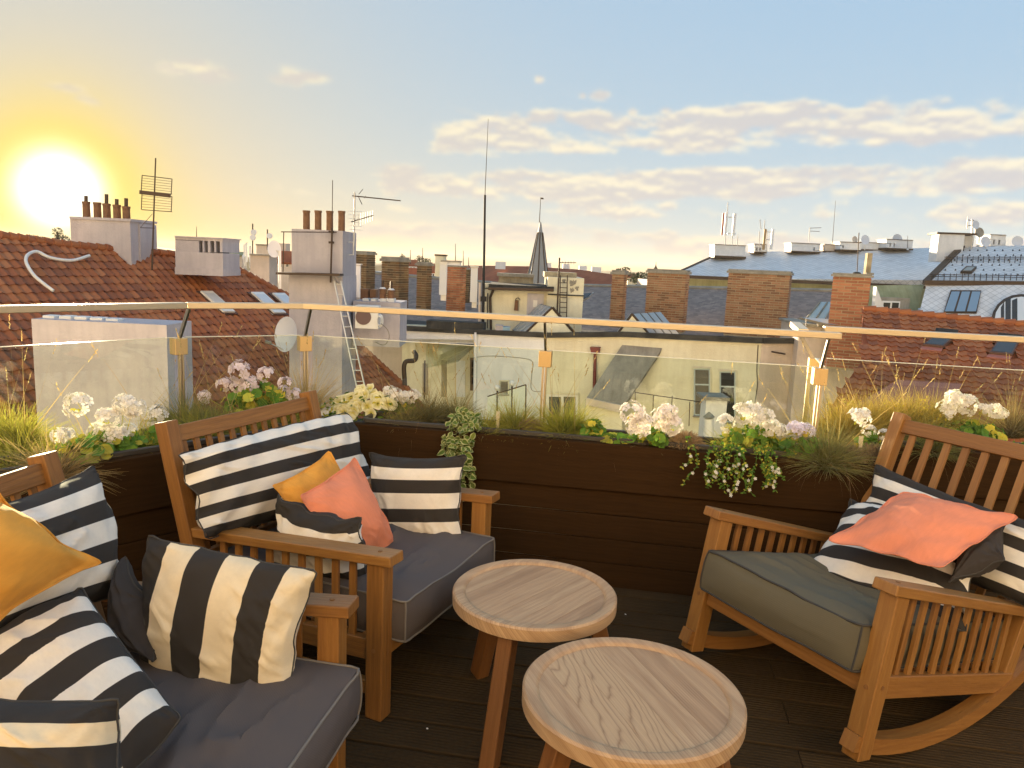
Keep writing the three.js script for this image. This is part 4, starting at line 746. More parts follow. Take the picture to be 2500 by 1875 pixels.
// ---- courtyard house: long cream wall under a flat black roof
{
  const t = thing('courtyard_house', 'long cream courtyard house with flat black roof below the terrace', 'house');
  const W1 = wallPlane(976, 24, 1335, 22.6), W2 = wallPlane(1335, 22.6, 1860, 20.6), W3 = wallPlane(1860, 20.6, 1958, 20.9);
  const dn = (p, y) => p.clone().setY(y);
  const lo = -14;
  const poly = (W, top, xa, xb) => { const pts = top.map(([x, y]) => W.h(x, y)); return [...pts, dn(pts[pts.length - 1], lo), dn(pts[0], lo)]; };
  const back3 = (W) => W.n.clone().multiplyScalar(-0.4);
  part(t, 'wall', prism(poly(W1, [[1163, 811], [1335, 824]]), back3(W1)), M.bluewhite);
  const q0 = W1.h(976, 806), q1 = W1.h(1160, 811), q2 = W1.h(1160, 839), q3 = W1.h(976, 836);
  part(t, 'wall_band', prism([q0, q1, q2, q3], back3(W1)), M.bluewhite);
  const al = (x, y) => W1.h(x, y).addScaledVector(W1.n, -1.3);
  part(t, 'alcove_wall', prism([al(940, 800), al(1185, 810), dn(al(1185, 810), lo), dn(al(940, 800), lo)], back3(W1)), M.cream);
  part(t, 'alcove_ceiling', prism([q2, q3, q3.clone().addScaledVector(W1.n, -1.29), q2.clone().addScaledVector(W1.n, -1.29)].map(p => p.add(V(0, 0.02, 0))), V(0, 0.1, 0)), M.cream);
  part(t, 'wall', prism(poly(W2, [[1335, 824], [1520, 822], [1700, 832], [1860, 838]]), back3(W2)), M.cream);
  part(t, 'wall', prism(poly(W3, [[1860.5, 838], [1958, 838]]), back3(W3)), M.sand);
  // black roof edge, then the flat roof behind it
  const e = [W1.h(976, 806), W1.h(1335, 824), W2.h(1520, 822), W2.h(1860, 838), W3.h(1958, 838)];
  for (let k = 0; k < 4; k++) part(t, 'roof_edge', bar(e[k].clone().add(V(0, 0.075, 0.03)), e[k + 1].clone().add(V(0, 0.075, 0.03)), 0.15, 0.12, V(0, 0, 1), 0.01, true), M.bitumen);
  const fl = [...e.map(p => p.clone().add(V(0, 0.02, -0.1))), V(9.5, e[4].y, -26), V(-5, e[0].y, -29)];
  const yR = Math.min(...e.map(p => p.y)) - 0.02; part(t, 'flat_roof', prism(fl.map(p => p.setY(yR)), V(0, -0.3, 0)), M.bitumen);
  part(t, 'roof_kerb', blk(1040, 1180, 786, 806, 23.4, 0.6, -0.12), M.bitumen);
  // windows
  const win = (W, x0, x1, y0, y1, mull, bars, fm, rec = 0.0) => {
    const f = part(t, 'window', on(W, [[x0, y0], [x1, y0 + (x1 - x0) * 0.03], [x1, y1 + (x1 - x0) * 0.03], [x0, y1]], 0.02, 0.06), fm || M.frameWhite), m = (x1 - x0) * 0.09;
    const cols = mull ? [[x0 + m, (x0 + x1) / 2 - m / 2], [(x0 + x1) / 2 + m / 2, x1 - m]] : [[x0 + m, x1 - m]], rows = bars ? [[y0 + m, y0 + (y1 - y0) * bars - m / 2], [y0 + (y1 - y0) * bars + m / 2, y1 - m]] : [[y0 + m, y1 - m]];
    for (const [a, b] of cols) for (const [c, d] of rows) part(f, 'pane', on(W, [[a, c], [b, c + (b - a) * 0.03], [b, d + (b - a) * 0.03], [a, d]], 0.026, 0.005), M.paneDark);
    part(f, 'sill', on(W, [[x0 - 2, y1], [x1 + 2, y1 + (x1 - x0) * 0.03], [x1 + 2, y1 + 3 + (x1 - x0) * 0.03], [x0 - 2, y1 + 3]], 0.12, 0.12), M.concrete);
    const rv = 2.2; part(f, 'reveal', merge([on(W, [[x0 - rv, y0 - rv], [x1 + rv, y0 - rv], [x1 + rv, y0], [x0 - rv, y0]], 0.075, 0.075), on(W, [[x0 - rv, y0], [x0, y0], [x0, y1], [x0 - rv, y1]], 0.075, 0.075), on(W, [[x1, y0 + 0.5], [x1 + rv, y0 + 0.5], [x1 + rv, y1], [x1, y1]], 0.075, 0.075)]), M.cream);
    return f;
  };
  const bluef = std([0.45, 0.52, 0.55], 0.6);
  win(W1, 1222, 1242, 930, 962, false, 0, std([0.4, 0.42, 0.42], 0.7));
  win(W2, 1334, 1412, 961, 1050, true, 0);
  win(W2, 1694, 1734, 899, 1014, false, 0.34, bluef); win(W2, 1757, 1796, 906, 1030, false, 0.30, bluef);
  for (const [x0, x1, y0] of [[1692, 1736, 897], [1755, 1798, 904]]) part(t, 'lintel', on(W2, [[x0, y0 - 2], [x1, y0 - 1], [x1, y0 + 2], [x0, y0 + 1]], 0.07, 0.07), M.sand);
  const A2 = { h: al, n: W1.n };
  const door = part(t, 'door', on(A2, [[1113, 884], [1141, 886], [1141, 970], [1113, 968]], 0.03, 0.05), std([0.16, 0.10, 0.05], 0.7));
  for (const [a, b] of [[1117, 1125], [1128, 1137]]) for (const [c, d] of [[890, 908], [911, 930], [933, 952]]) part(door, 'pane', on(A2, [[a, c], [b, c + 0.5], [b, d + 0.5], [a, d]], 0.035, 0.005), M.paneDark);
  part(t, 'door', on(A2, [[992, 898], [1005, 899], [1005, 980], [992, 979]], 0.03, 0.05), std([0.34, 0.27, 0.17], 0.7)); part(t, 'door', on(A2, [[1078, 890], [1100, 892], [1100, 985], [1078, 984]], 0.03, 0.05), M.bluewhite); part(t, 'door', on(A2, [[1040, 890], [1053, 891], [1053, 985], [1040, 984]], 0.03, 0.05), std([0.30, 0.26, 0.16], 0.7));
  part(t, 'awning', prism([al(1000, 850), al(1135, 845), W1.h(1133, 877).addScaledVector(W1.n, 0.5), W1.h(1056, 892).addScaledVector(W1.n, 0.5)], V(0, -0.03, 0)), M.glass);
  part(t, 'awning_post', rod(W1.h(1037, 880), W1.h(1036, 975), 0.025, 6), M.iron);
  part(t, 'gutter_pipe', tube([at(1010, 858, 22.6), at(1016, 868, 22.5), at(1012, 880, 22.4), at(990, 884, 22.3), at(988, 940, 22.3)], 0.07, 24, 8), M.iron);
  part(t, 'conduit', tube([[1165, 872], [1195, 869], [1296, 879], [1301, 885], [1299, 952], [1325, 956]].map(([x, y]) => W1.h(x, y).addScaledVector(W1.n, 0.02)), 0.009, 50, 4), M.concrete);
  part(t, 'rain_pipe', rod(W1.h(1163, 811).addScaledVector(W1.n, 0.06), W1.h(1160, 1000).addScaledVector(W1.n, 0.06), 0.05, 8), M.bluewhite);
  // drain pipe with hopper
  const red = std([0.16, 0.028, 0.022], 0.55);
  const hp = part(t, 'hopper', on(W2, [[1444, 846], [1467, 847], [1464, 863], [1447, 862]], 0.2, 0.2), red); part(t, 'drain_pipe', rod(W2.h(1455, 862).addScaledVector(W2.n, 0.1), W2.h(1450, 1060).addScaledVector(W2.n, 0.1), 0.05, 10), red);
  // sloping stair roof built against the wall
  const S = [W2.h(1519, 842), W2.h(1617, 850), W2.h(1541, 976).addScaledVector(W2.n, 1.1), W2.h(1454, 957).addScaledVector(W2.n, 1.1)];
  part(t, 'sloping_lid', prism(S, V(0, -0.12, -0.06)), M.concrete); part(t, 'lid_kerb', bar(S[3].clone().add(V(0, -0.09, 0.02)), S[2].clone().add(V(0, -0.09, 0.02)), 0.2, 0.14, V(0, 0, 1), 0.01, true), M.sand);
  part(t, 'stair_wall', prism([S[3], S[2], dn(S[2], lo), dn(S[3], lo)].map(p => p.clone().add(V(0, -0.1, -0.08))), away(0.3)), M.cream);
  // rear yard fence and small stack
  const rail = (a, b) => rod(at(...a, 18.6), at(...b, 18.6), 0.012, 5);
  part(t, 'yard_railing', merge([rail([1551, 958], [1770, 990]), rail([1551, 955], [1549, 1040]), rail([1595, 965], [1593, 1040]), rail([1641, 966], [1638, 1040]), rail([1684, 981], [1682, 1040])]), M.iron);
  part(t, 'yard_stack', blk(1724, 1776, 978, 1120, 18.2, 0.5), M.white); part(t, 'yard_stack_cap', blk(1716, 1783, 970, 978, 18.1, 0.7), M.concrete);
  part(t, 'vent_pipe', rod(at(1731, 1075, 17.5), at(1731, 1022, 17.5), 0.11, 12), M.frameWhite); part(t, 'vent_cowl', rod(at(1731, 1018, 17.5), at(1731, 1006, 17.5), 0.14, 12, 0.02), M.concrete);
  part(t, 'wall_bar', rod(W3.h(1881, 858).addScaledVector(W3.n, 0.06), W3.h(1914, 864).addScaledVector(W3.n, 0.06), 0.02, 5), M.iron);
  part(t, 'cable', tube([[1851, 842], [1848, 900], [1849, 940], [1843, 985]].map(([x, y]) => W2.h(x, y).addScaledVector(W2.n, 0.03)), 0.012, 20, 4), M.iron);
  settle(t);
  for (const [x, y, lab] of [[1214, 947, 'white globe lamp at the end of the courtyard glass fence'], [1250, 936, 'white globe lamp beside the small courtyard window']]) { const g = thing('globe_lamp', lab, 'lamp', 'courtyard globe lamps'); part(g, 'globe', new THREE.SphereGeometry(0.085, 14, 10).translate(...at(x, y, 21.5).toArray()), M.frameWhite); part(g, 'post', rod(at(x, y + 7, 21.5), at(x - 1, y + 120, 21.5), 0.03, 6), M.black); settle(g); }
  const gf = thing('glass_fence', 'sloping glass fence panel beside the globe lamps', 'fence'); part(gf, 'glass_pane', prism([at(1190, 968, 21), at(1284, 939, 21), at(1283, 1060, 21), at(1190, 1060, 21)], away(0.012)), M.glass); part(gf, 'edge_rail', merge([rod(at(1190, 968, 21), at(1284, 939, 21), 0.018, 5), rod(at(1284, 939, 21), at(1283, 1060, 21), 0.018, 5)]), M.iron); settle(gf);
}
// ---- gabled rooflights
function rooflight(label, apex, Lb, Rb, backA, backB, Z, side) {
  const t = thing('gabled_rooflight', label, 'rooflight', 'gabled rooflights'); const dZ = 1.6;
  const A = at(...apex, Z), L = at(...Lb, Z), R = at(...Rb, Z); L.y = R.y = Math.min(L.y, R.y);
  part(t, 'gable_wall', prism([A, L, R], away(0.25)), M.cream);
  part(t, 'gable_trim', merge([rod(A, L, 0.035, 5), rod(A, R, 0.035, 5)]), M.iron);
  const b0 = at(...backA, Z + dZ), b1 = at(...backB, Z + dZ), lo = side < 0 ? L : R;
  b0.y = A.y; b1.y = lo.y;
  const n = V().crossVectors(b0.clone().sub(A), lo.clone().sub(A)).normalize(); if (n.y < 0) n.negate();
  const far = lo.clone().add(b0).sub(A);
  part(t, 'roof_frame', prism([A, b0, far, lo], n.clone().multiplyScalar(-0.08)), M.iron);
  for (let k = 0; k < 4; k++) { const f0 = k / 4 + 0.02, f1 = (k + 1) / 4 - 0.02; const p = [A.clone().lerp(b0, f0), A.clone().lerp(b0, f1), lo.clone().lerp(far, f1), lo.clone().lerp(far, f0)]; const c = p.reduce((s, q) => s.add(q), V()).multiplyScalar(0.25); part(t, 'pane', prism(p.map(q => q.lerp(c, 0.03).addScaledVector(n, 0.02)), n.clone().multiplyScalar(-0.015)), std([0.30, 0.34, 0.36], 0.12)); }
  // the other slope
  const o = side < 0 ? R : L; part(t, 'rear_slope', prism([A, b0, o.clone().add(b0).sub(A), o].map(p => p.clone().add(V(0, 0.002, 0))), V(0, -0.08, 0)), M.iron);
  return settle(t);
}
rooflight('cream gabled rooflight with glazed slope in front of the stair house', [1349, 750], [1276, 819], [1414, 823], [1318, 745], [1250, 806], 22.9, -1);
rooflight('peeling white gabled rooflight with blue glazed slope', [1543, 766], [1501, 822], [1594, 827], [1612, 768], [1660, 826], 22.5, 1);
{ // stair house on the flat roof
  const t = thing('stair_house', 'cream rooftop stair house with black gutter and graffiti door', 'building');
  const Z = 24.6; part(t, 'wall', blk(1183, 1345, 706, 822, Z, 3), M.cream); part(t, 'tall_wall', blk(1338, 1426, 678, 830, Z - 0.15, 2.6), M.cream);
  part(t, 'roof_slab', blk(1194, 1352, 697, 706, Z - 0.35, 3.4, 0.0), M.bitumen); part(t, 'gutter', bar(at(1192, 704, Z - 0.45), at(1352, 708, Z - 0.45), 0.1, 0.1, V(0, 0, 1), 0.02), M.iron);
  part(t, 'parapet_cap', blk(1330, 1408, 665, 678, Z + 0.3, 1.4), M.mortarOld); part(t, 'corner_pier', blk(1183, 1196, 692, 706, Z, 0.3), M.cream);
  part(t, 'belt_course', blk(1338, 1427, 719, 722, Z - 0.2, 0.1), M.bitumen);
  part(t, 'down_pipe', merge([rod(at(1199, 820, Z - 0.1), at(1197, 726, Z - 0.1), 0.045, 6), rod(at(1197, 726, Z - 0.1), at(1204, 708, Z - 0.3), 0.045, 6), rod(at(1190, 818, Z - 0.06), at(1191, 716, Z - 0.06), 0.018, 5)]), M.iron);
  const graf = tex(128, (u, v) => { const n = fbm(u * 6, v * 9, 401, 4), r = Math.abs(Math.sin(u * 9 + 5 * fbm(u * 4, v * 4, 402, 3)) - (v * 2 - 1)) < 0.22, k = fbm(u * 9, v * 9, 405, 2) > 0.58; const c = lerp3([0.42, 0.40, 0.44], [0.55, 0.52, 0.55], n); return v < 0.55 && r ? (k ? [0.35, 0.08, 0.10] : [0.14, 0.13, 0.17]) : c; });
  const dr = part(t, 'door', (() => { const g = blk(1288, 1328, 717, 822, Z - 0.03, 0.06); const p = g.attributes.position, uv = g.attributes.uv; g.computeBoundingBox(); const b = g.boundingBox; for (let i = 0; i < p.count; i++) uv.setXY(i, (p.getX(i) - b.min.x) / (b.max.x - b.min.x), (p.getY(i) - b.min.y) / (b.max.y - b.min.y)); return g; })(), new THREE.MeshStandardMaterial({ map: graf, roughness: 0.7 }), 'grey door covered with graffiti scribbles');
  part(t, 'door_window', blk(1302, 1312, 733, 750, Z - 0.045, 0.02), M.frameWhite);
  part(t, 'wall_lamp', rod(at(1260, 758, Z - 0.1), at(1262, 733, Z - 0.1), 0.075, 10, 0.06), M.pot); part(t, 'lamp_hook', new THREE.TorusGeometry(0.07, 0.014, 5, 12, 3.6).translate(...at(1264, 733, Z - 0.1).toArray()), M.black);
  const lad = []; for (const x of [1366, 1383]) lad.push(rod(at(x, 790, Z - 0.3), at(x + 2, 672, Z - 0.3), 0.018, 5)); for (let k = 0; k < 8; k++) lad.push(rod(at(1366, 690 + k * 12, Z - 0.3), at(1384, 690.6 + k * 12, Z - 0.3), 0.012, 4)); part(t, 'wall_ladder', merge(lad), M.iron);
  for (const [x, y, s] of [[1400, 690, 9], [1410, 702, 6], [1396, 708, 5], [1378, 684, 6]]) part(t, 'peeled_patch', (() => { const g = new THREE.CircleGeometry(px2m(s, Z), 30); const p = g.attributes.position; for (let i = 1; i < p.count; i++) { const k = 0.35 + 1.1 * vnoise((i % 30) * 0.45, s, 3) * (0.7 + 0.5 * hash(i % 30, s, 4)); p.setXY(i, p.getX(i) * k, p.getY(i) * k); } return g.translate(...at(x, y, Z - 0.156).toArray()); })(), M.concrete);
  settle(t);
  const c = thing('brick_stub', 'low dark brick chimney stub left of the pointed spire', 'chimney'); part(c, 'body', blk(1218, 1302, 676, 698, Z + 2, 0.6), M.mortarOld); part(c, 'cap', blk(1214, 1304, 668, 676, Z + 1.95, 0.7), M.concrete); settle(c);
  const m = thing('radio_mast', 'tall black mast with thin whip on the flat roof', 'mast'); part(m, 'pole', rod(at(1179, 806, 24), at(1184, 476, 24), 0.045, 8, 0.035), M.black); part(m, 'whip', rod(at(1184, 476, 24), at(1192, 290, 24), 0.012, 5, 0.006), M.iron); part(m, 'base_box', blk(1173, 1188, 724, 736, 23.95, 0.15), M.black); settle(m);
  const q = thing('vent_pipe', 'beige vent pipe next to the tall black mast', 'pipe'); part(q, 'pipe', rod(at(1171, 806, 24.2), at(1172, 690, 24.2), 0.055, 8), M.sand); part(q, 'collar', rod(at(1171, 738, 24.2), at(1171, 744, 24.2), 0.07, 8), M.galv); settle(q);
  const a = thing('television_antenna', 'thin aerial in front of the stair house wall', 'antenna'); part(a, 'mast', rod(at(1360, 770, 24), at(1366, 629, 24), 0.03, 6), M.iron); part(a, 'boom', rod(at(1366, 641, 24), at(1407, 641.5, 24), 0.012, 4), M.iron); part(a, 'element', merge([0, 1, 2, 3, 4].map(k => rod(at(1373 + k * 7, 637, 24), at(1373 + k * 7, 646, 24), 0.006, 4))), M.iron); settle(a);
  for (const [x0, x1, y0, y1, mt, lab] of [[1210, 1228, 796, 812, M.lav, 'small grey box on the flat roof edge'], [1228, 1245, 800, 814, std([0.22, 0.38, 0.52], 0.5), 'small blue box on the flat roof edge']]) { const b = thing('roof_box', lab, 'box'); part(b, 'body', blk(x0, x1, y0, y1, 23.0, 0.25), mt); part(b, 'lid', blk(x0 - 0.6, x1 + 0.6, y0 - 1.5, y0, 22.97, 0.3), mt); settle(b); }
}
{ // beige building with a glass canopy
  const t = thing('canopy_house', 'beige rendered block with glass canopy beside the tall red brick chimney', 'building');
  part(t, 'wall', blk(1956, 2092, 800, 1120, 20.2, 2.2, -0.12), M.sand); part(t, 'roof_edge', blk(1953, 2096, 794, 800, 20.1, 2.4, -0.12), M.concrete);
  part(t, 'glass_canopy', prism([at(2003, 737, 21.4), at(2040, 737, 21.4), at(2016, 778, 20.4), at(1969, 777, 20.4)], V(0, -0.05, -0.02)), std([0.34, 0.42, 0.42], 0.15)); part(t, 'canopy_bar', merge([rod(at(2003, 736, 21.35), at(1969, 776, 20.35), 0.02, 5), rod(at(2021, 736, 21.35), at(1993, 776, 20.35), 0.02, 5), rod(at(2040, 736, 21.35), at(2016, 777, 20.35), 0.02, 5)]), M.concrete);
  part(t, 'canopy_roof', prism([at(1956, 775, 20), at(2016, 778, 20), at(2094, 790, 19.6), at(2030, 793, 19.6)], V(0, -0.06, -0.3)), M.galv); part(t, 'canopy_post', merge([rod(at(1967, 778, 20), at(1967, 796, 20), 0.02, 5), rod(at(1996, 780, 20), at(1996, 797, 20), 0.02, 5)]), M.frameWhite);
  settle(t);
  const s = thing('square_stack', 'square mossy stack standing on the tall red brick chimney', 'chimney'); part(s, 'stack', blk(2119, 2131, 618, 670, 19.7, 0.13), M.mortarOld); part(s, 'foot', blk(2116, 2134, 666, 671, 19.65, 0.2), M.concrete); settle(s);
  const r = thing('lightning_rod', 'thin rod with dark foot on the tall red brick chimney', 'rod'); part(r, 'rod', rod(at(2092, 670, 19.7), at(2097, 568, 19.7), 0.012, 5), M.iron); part(r, 'foot', new THREE.SphereGeometry(0.09, 10, 6).scale(1.2, 0.4, 1).translate(...at(2092, 667, 19.7).toArray()), M.black); settle(r);
}
// ---- red roof at the right
{
  const t = thing('tiled_house', 'red clay tiled roof with two skylights behind the rocking chair', 'house');
  const P = plane3([2110, 757, 18.6], [2500, 795, 17.5], [2100, 985, 15.6]);
  const out = [[2108, 757], [2560, 801], [2560, 1060], [1990, 1060], [2060, 940], [2105, 880]], pts = out.map(([x, y]) => P.h(x, y));
  part(t, 'roof', prism(pts.map(p => p.clone().addScaledVector(P.n, -0.03)), V(0, -0.25, 0)), M.tileFar);
  const sks = [[[2283, 826], [2330, 830], [2300, 856], [2250, 851]], [[2434, 838], [2485, 843], [2468, 876], [2412, 870]]];
  tiles(t, pts[0], P.n, pts, 0.20, 0.19, sks.map(s => s.map(([x, y]) => P.h(x, y))));
  for (const s of sks) { const f = part(t, 'skylight', on(P, s, 0.12, 0.14), std([0.10, 0.05, 0.035], 0.6)); const c = s.reduce((a, q) => [a[0] + q[0] / 4, a[1] + q[1] / 4], [0, 0]); part(f, 'pane', on(P, s.map(q => [mix(q[0], c[0], 0.16), mix(q[1], c[1], 0.16)]), 0.128, 0.006), M.paneSky); part(f, 'apron', on(P, [s[3], s[2], [s[2][0] - 4, s[2][1] + 7], [s[3][0] - 6, s[3][1] + 7]], 0.07, 0.04), std([0.30, 0.12, 0.10], 0.5)); part(f, 'blind_box', on(P, [[s[0][0] - 2, s[0][1] - 12], [s[1][0] + 6, s[1][1] - 11], [s[1][0] + 2, s[1][1] - 2], [s[0][0] - 5, s[0][1] - 2]], 0.16, 0.16), M.black); }
  for (let i = 0; i < 16; i++) { const p = P.h(mix(2108, 2560, i / 16), mix(756, 800, i / 16)), q = P.h(mix(2108, 2560, (i + 1.06) / 16), mix(756, 800, (i + 1.06) / 16)); part(t, 'ridge_tile', rod(p.addScaledVector(P.n, 0.02), q.addScaledVector(P.n, 0.05), 0.075, 8, 0.09), M.tile[i % 5]); }
  part(t, 'lead_valley', on(P, [[2190, 935], [2350, 945], [2290, 1010], [2080, 1000]], 0.09, 0.05), std([0.28, 0.11, 0.085], 0.6));
  settle(t);
}
// ---- long pale roof and mansard at the far right
{
  const t = thing('mansard_house', 'long house with pale diamond slate roof and white chimneys', 'house');
  const P = plane3([1692, 679, 44], [2261, 683, 41], [1819, 616, 48]);
  part(t, 'roof', on(P, [[1664, 661], [1744, 626], [1819, 615], [2050, 612], [2300, 604], [2300, 640], [2261, 684], [1690, 679]], 0, 0.3), M.paleSlate);
  part(t, 'cornice', blk(1660, 2262, 684, 692, 41.2, 0.5, -0.0), M.iron); part(t, 'upper_wall', blk(1650, 2262, 692, 760, 41.8, 0.5), M.moss); part(t, 'hip_edge', bar(P.h(1664, 661), P.h(1744, 625), 0.15, 0.1, P.n, 0.01, true), M.iron);
  part(t, 'wall', blk(1600, 2262, 700, 1100, 43, 6), M.sand);
  settle(t);
  const t2 = thing('mansard_house', 'pale mansard house with snow guards and a wide blue window', 'house');
  const Q = plane3([2265, 686, 36], [2500, 690, 34.5], [2400, 605, 39]);
  part(t2, 'upper_roof', on(Q, [[2262, 686], [2330, 622], [2352, 603], [2560, 598], [2560, 692]], 0, 0.3), M.paleSlate);
  part(t2, 'gable_edge', bar(Q.h(2260, 690), Q.h(2348, 604), 0.28, 0.2, Q.n, 0.01, true), M.iron);
  part(t2, 'cornice', bar(at(2255, 690, 35.8), at(2560, 693, 34.3), 0.22, 0.4, V(0, 0, 1), 0.01, true), M.iron);
  const R = plane3([2262, 695, 35.7], [2500, 694, 34.4], [2400, 765, 33.6]);
  part(t2, 'mansard', on(R, [[2262, 695], [2560, 696], [2560, 830], [2230, 820]], 0, 0.3), M.paleSlate);
  const f = part(t2, 'window', on(R, [[2320, 712], [2395, 713], [2384, 766], [2303, 765]], 0.1, 0.12), M.iron);
  for (let k = 0; k < 3; k++) { const a = k / 3 + 0.03, b = (k + 1) / 3 - 0.03; part(f, 'pane', on(R, [[mix(2320, 2395, a), 716], [mix(2320, 2395, b), 716], [mix(2303, 2384, b), 764], [mix(2303, 2384, a), 764]], 0.11, 0.006), std([0.20, 0.30, 0.40], 0.08)); }
  const arch = []; for (let k = 0; k <= 10; k++) { const an = Math.PI * (1 - k / 10); arch.push([2490 + Math.cos(an) * 72, 790 - Math.sin(an) * 62]); }
  const d = part(t2, 'arched_dormer', on(R, [...arch, [2562, 800], [2418, 800]], 0.25, 0.3), M.iron); part(d, 'frame', on(R, arch.map(([x, y]) => [mix(x, 2490, 0.10), mix(y, 790, 0.12)]).concat([[2555, 800], [2425, 800]]), 0.27, 0.02), M.frameWhite);
  for (let k = 0; k < 3; k++) part(d, 'pane', on(R, [[mix(2432, 2480, k / 3) + (k ? 3 : 8), 798], [mix(2432, 2480, k / 3) + (k ? 3 : 8), k ? 745 : 762], [mix(2432, 2480, (k + 1) / 3), k ? 739 : 748], [mix(2432, 2480, (k + 1) / 3), 798]], 0.28, 0.006), M.paneDark);
  const sg = []; for (const [y0, y1] of [[637, 637.5], [680, 683]]) { for (const dy of [-2.2, 2.2]) sg.push(rod(Q.h(2305 - (y0 > 650 ? 35 : 0), y0 + dy).addScaledVector(Q.n, 0.15), Q.h(2560, y1 + dy).addScaledVector(Q.n, 0.15), 0.02, 4)); for (let k = 0; k < 20; k++) { const x = mix(2310 - (y0 > 650 ? 35 : 0), 2555, k / 19); sg.push(rod(Q.h(x, y0 + 5), Q.h(x, y0 - 2).addScaledVector(Q.n, 0.2), 0.02, 4)); } } part(t2, 'snow_guard', merge(sg), M.iron);
  const hooks = []; for (let r = 0; r < 6; r++) for (let k = 0; k < 11; k++) hooks.push(new THREE.ConeGeometry(0.055, 0.10, 4).translate(...Q.h(mix(2330 - r * 12, 2550, k / 11) + (r % 2) * 9 + rr(-3, 3), 612 + r * 12).addScaledVector(Q.n, 0.04).toArray())); part(t2, 'snow_hooks', merge(hooks), M.black).userData.kind = 'stuff';
  const sl = part(t2, 'skylight', on(Q, [[2358, 655], [2384, 656], [2372, 669], [2344, 668]], 0.12, 0.14), M.iron); part(sl, 'pane', on(Q, [[2361, 657.5], [2379, 658], [2370, 666.5], [2350, 666]], 0.128, 0.006), std([0.3, 0.3, 0.26], 0.15));
  part(t2, 'wall', blk(2235, 2600, 770, 1100, 34, 5), M.white);
  // mossy side slope with a small dormer
  part(t2, 'side_slope', prism([at(2120, 697, 37), at(2256, 695, 37), at(2236, 775, 35.5), at(2120, 775, 35.5)], V(0, -0.1, -0.3)), M.moss);
  const dm = part(t2, 'small_dormer', blk(2148, 2222, 727, 775, 35.6, 0.5), M.concrete); part(dm, 'frame', blk(2155, 2198, 735, 775, 35.55, 0.06), M.frameWhite); part(dm, 'pane', blk(2158, 2174, 739, 773, 35.53, 0.03), M.paneDark); part(dm, 'pane', blk(2179, 2195, 739, 773, 35.53, 0.03), M.paneDark);
  part(t2, 'fire_wall', prism([at(2140, 700, 34), at(2160, 755, 34), at(2135, 755, 34)], away(0.3)), M.white);
  settle(t2);
  const G = 'white roof chimneys';
  const V1 = (lab, x0, x1, yt, yb, Z, ops, mat = M.white) => ventChimney(lab, x0, x1, yt, yb, Z, 1.2, ops, yt + (yb - yt) * 0.36, yt + (yb - yt) * 0.72, mat, M.iron, { group: G, skirt: (yb - yt) * 0.16 });
  V1('white chimney block below the tall panel antennas', 1746, 1820, 599, 630, 46.5, []);
  V1('small white chimney with two openings near the panel antennas', 1842, 1871, 597, 618, 47, [[1846, 1850], [1854, 1858]]);
  V1('white chimney with one opening below a small aerial', 1933, 2002, 595, 617, 46.5, [[1986, 1990]]);
  V1('low sunlit beige chimney beside the whip antenna', 2014, 2051, 598, 616, 46.8, [], M.sand);
  V1('white chimney with one opening next to the roof dish', 2052, 2102, 592, 613, 46, [[2057, 2061]]);
  V1('plain white chimney behind the roof dish', 2100, 2151, 593, 612, 46.5, []);
  V1('white chimney with two openings below a half dish', 2166, 2228, 586, 610, 45.5, [[2172, 2176], [2182, 2186]]);
  V1('white chimney with two openings between two dishes', 2419, 2456, 574, 606, 40, [[2425, 2430], [2438, 2443]]);
  const wc = thing('chimney_block', 'big stained white chimney block on the mansard ridge', 'chimney'); part(wc, 'body', blk(2297, 2352, 572, 640, 39, 1.2, -0.2), M.white); part(wc, 'side', blk(2350, 2377, 576, 615, 39.4, 0.8, -0.2), M.white); part(wc, 'cap', blk(2294, 2380, 568, 572.5, 38.9, 1.5, -0.2), M.iron); settle(wc);
  const dish = (lab, x, y, r, Z, yaw, mat = M.dish) => { const g = thing('satellite_dish', lab, 'dish', 'roof dishes'); const R2 = px2m(r, Z); part(g, 'reflector', new THREE.LatheGeometry([[0, 0], [R2 * 0.6, R2 * 0.06], [R2, R2 * 0.17], [R2, R2 * 0.2], [R2 * 0.6, R2 * 0.09], [0, R2 * 0.03]].map(q => new THREE.Vector2(...q)), 20).rotateX(Math.PI / 2 - 0.2).rotateY(yaw).translate(...at(x, y, Z).toArray()), mat); part(g, 'mast', rod(at(x + 1, y, Z + 0.15), at(x, y + r + 14, Z + 0.15), 0.03, 5), M.galv); settle(g); };
  dish('white dish standing between two white chimneys on the pale roof', 2111, 586, 11.5, 45.5, 0.2); dish('half hidden dish behind the two opening chimney', 2189, 585, 13, 46.8, 0.1); dish('beige dish over the chimney next to the roof dish', 2086, 585, 8, 47, 0.3, M.sand);
  dish('sunlit drum antenna highest on the mast by the white chimney', 2361, 536, 8, 39, 1.0, M.sand); dish('white drum antenna below the sunlit one', 2381, 549, 10.5, 39, 0.3); dish('grey round dish above the ridge of the mansard', 2390, 568, 12, 39, 0.2, M.concrete); dish('white dish left of the two opening mansard chimney', 2405, 590, 12.5, 38.8, 0.1); dish('white dish right of the two opening mansard chimney', 2483, 590, 13, 38.8, -0.2);
  const am = thing('antenna_mast', 'bracket mast carrying drum antennas by the stained white chimney', 'mast'); part(am, 'pole', rod(at(2372, 615, 39.1), at(2373, 535, 39.1), 0.035, 6), M.galv); part(am, 'arm', merge([rod(at(2361, 537, 39.1), at(2378, 538, 39.1), 0.02, 5), rod(at(2364, 551, 39.1), at(2384, 549, 39.1), 0.02, 5)]), M.iron); settle(am);
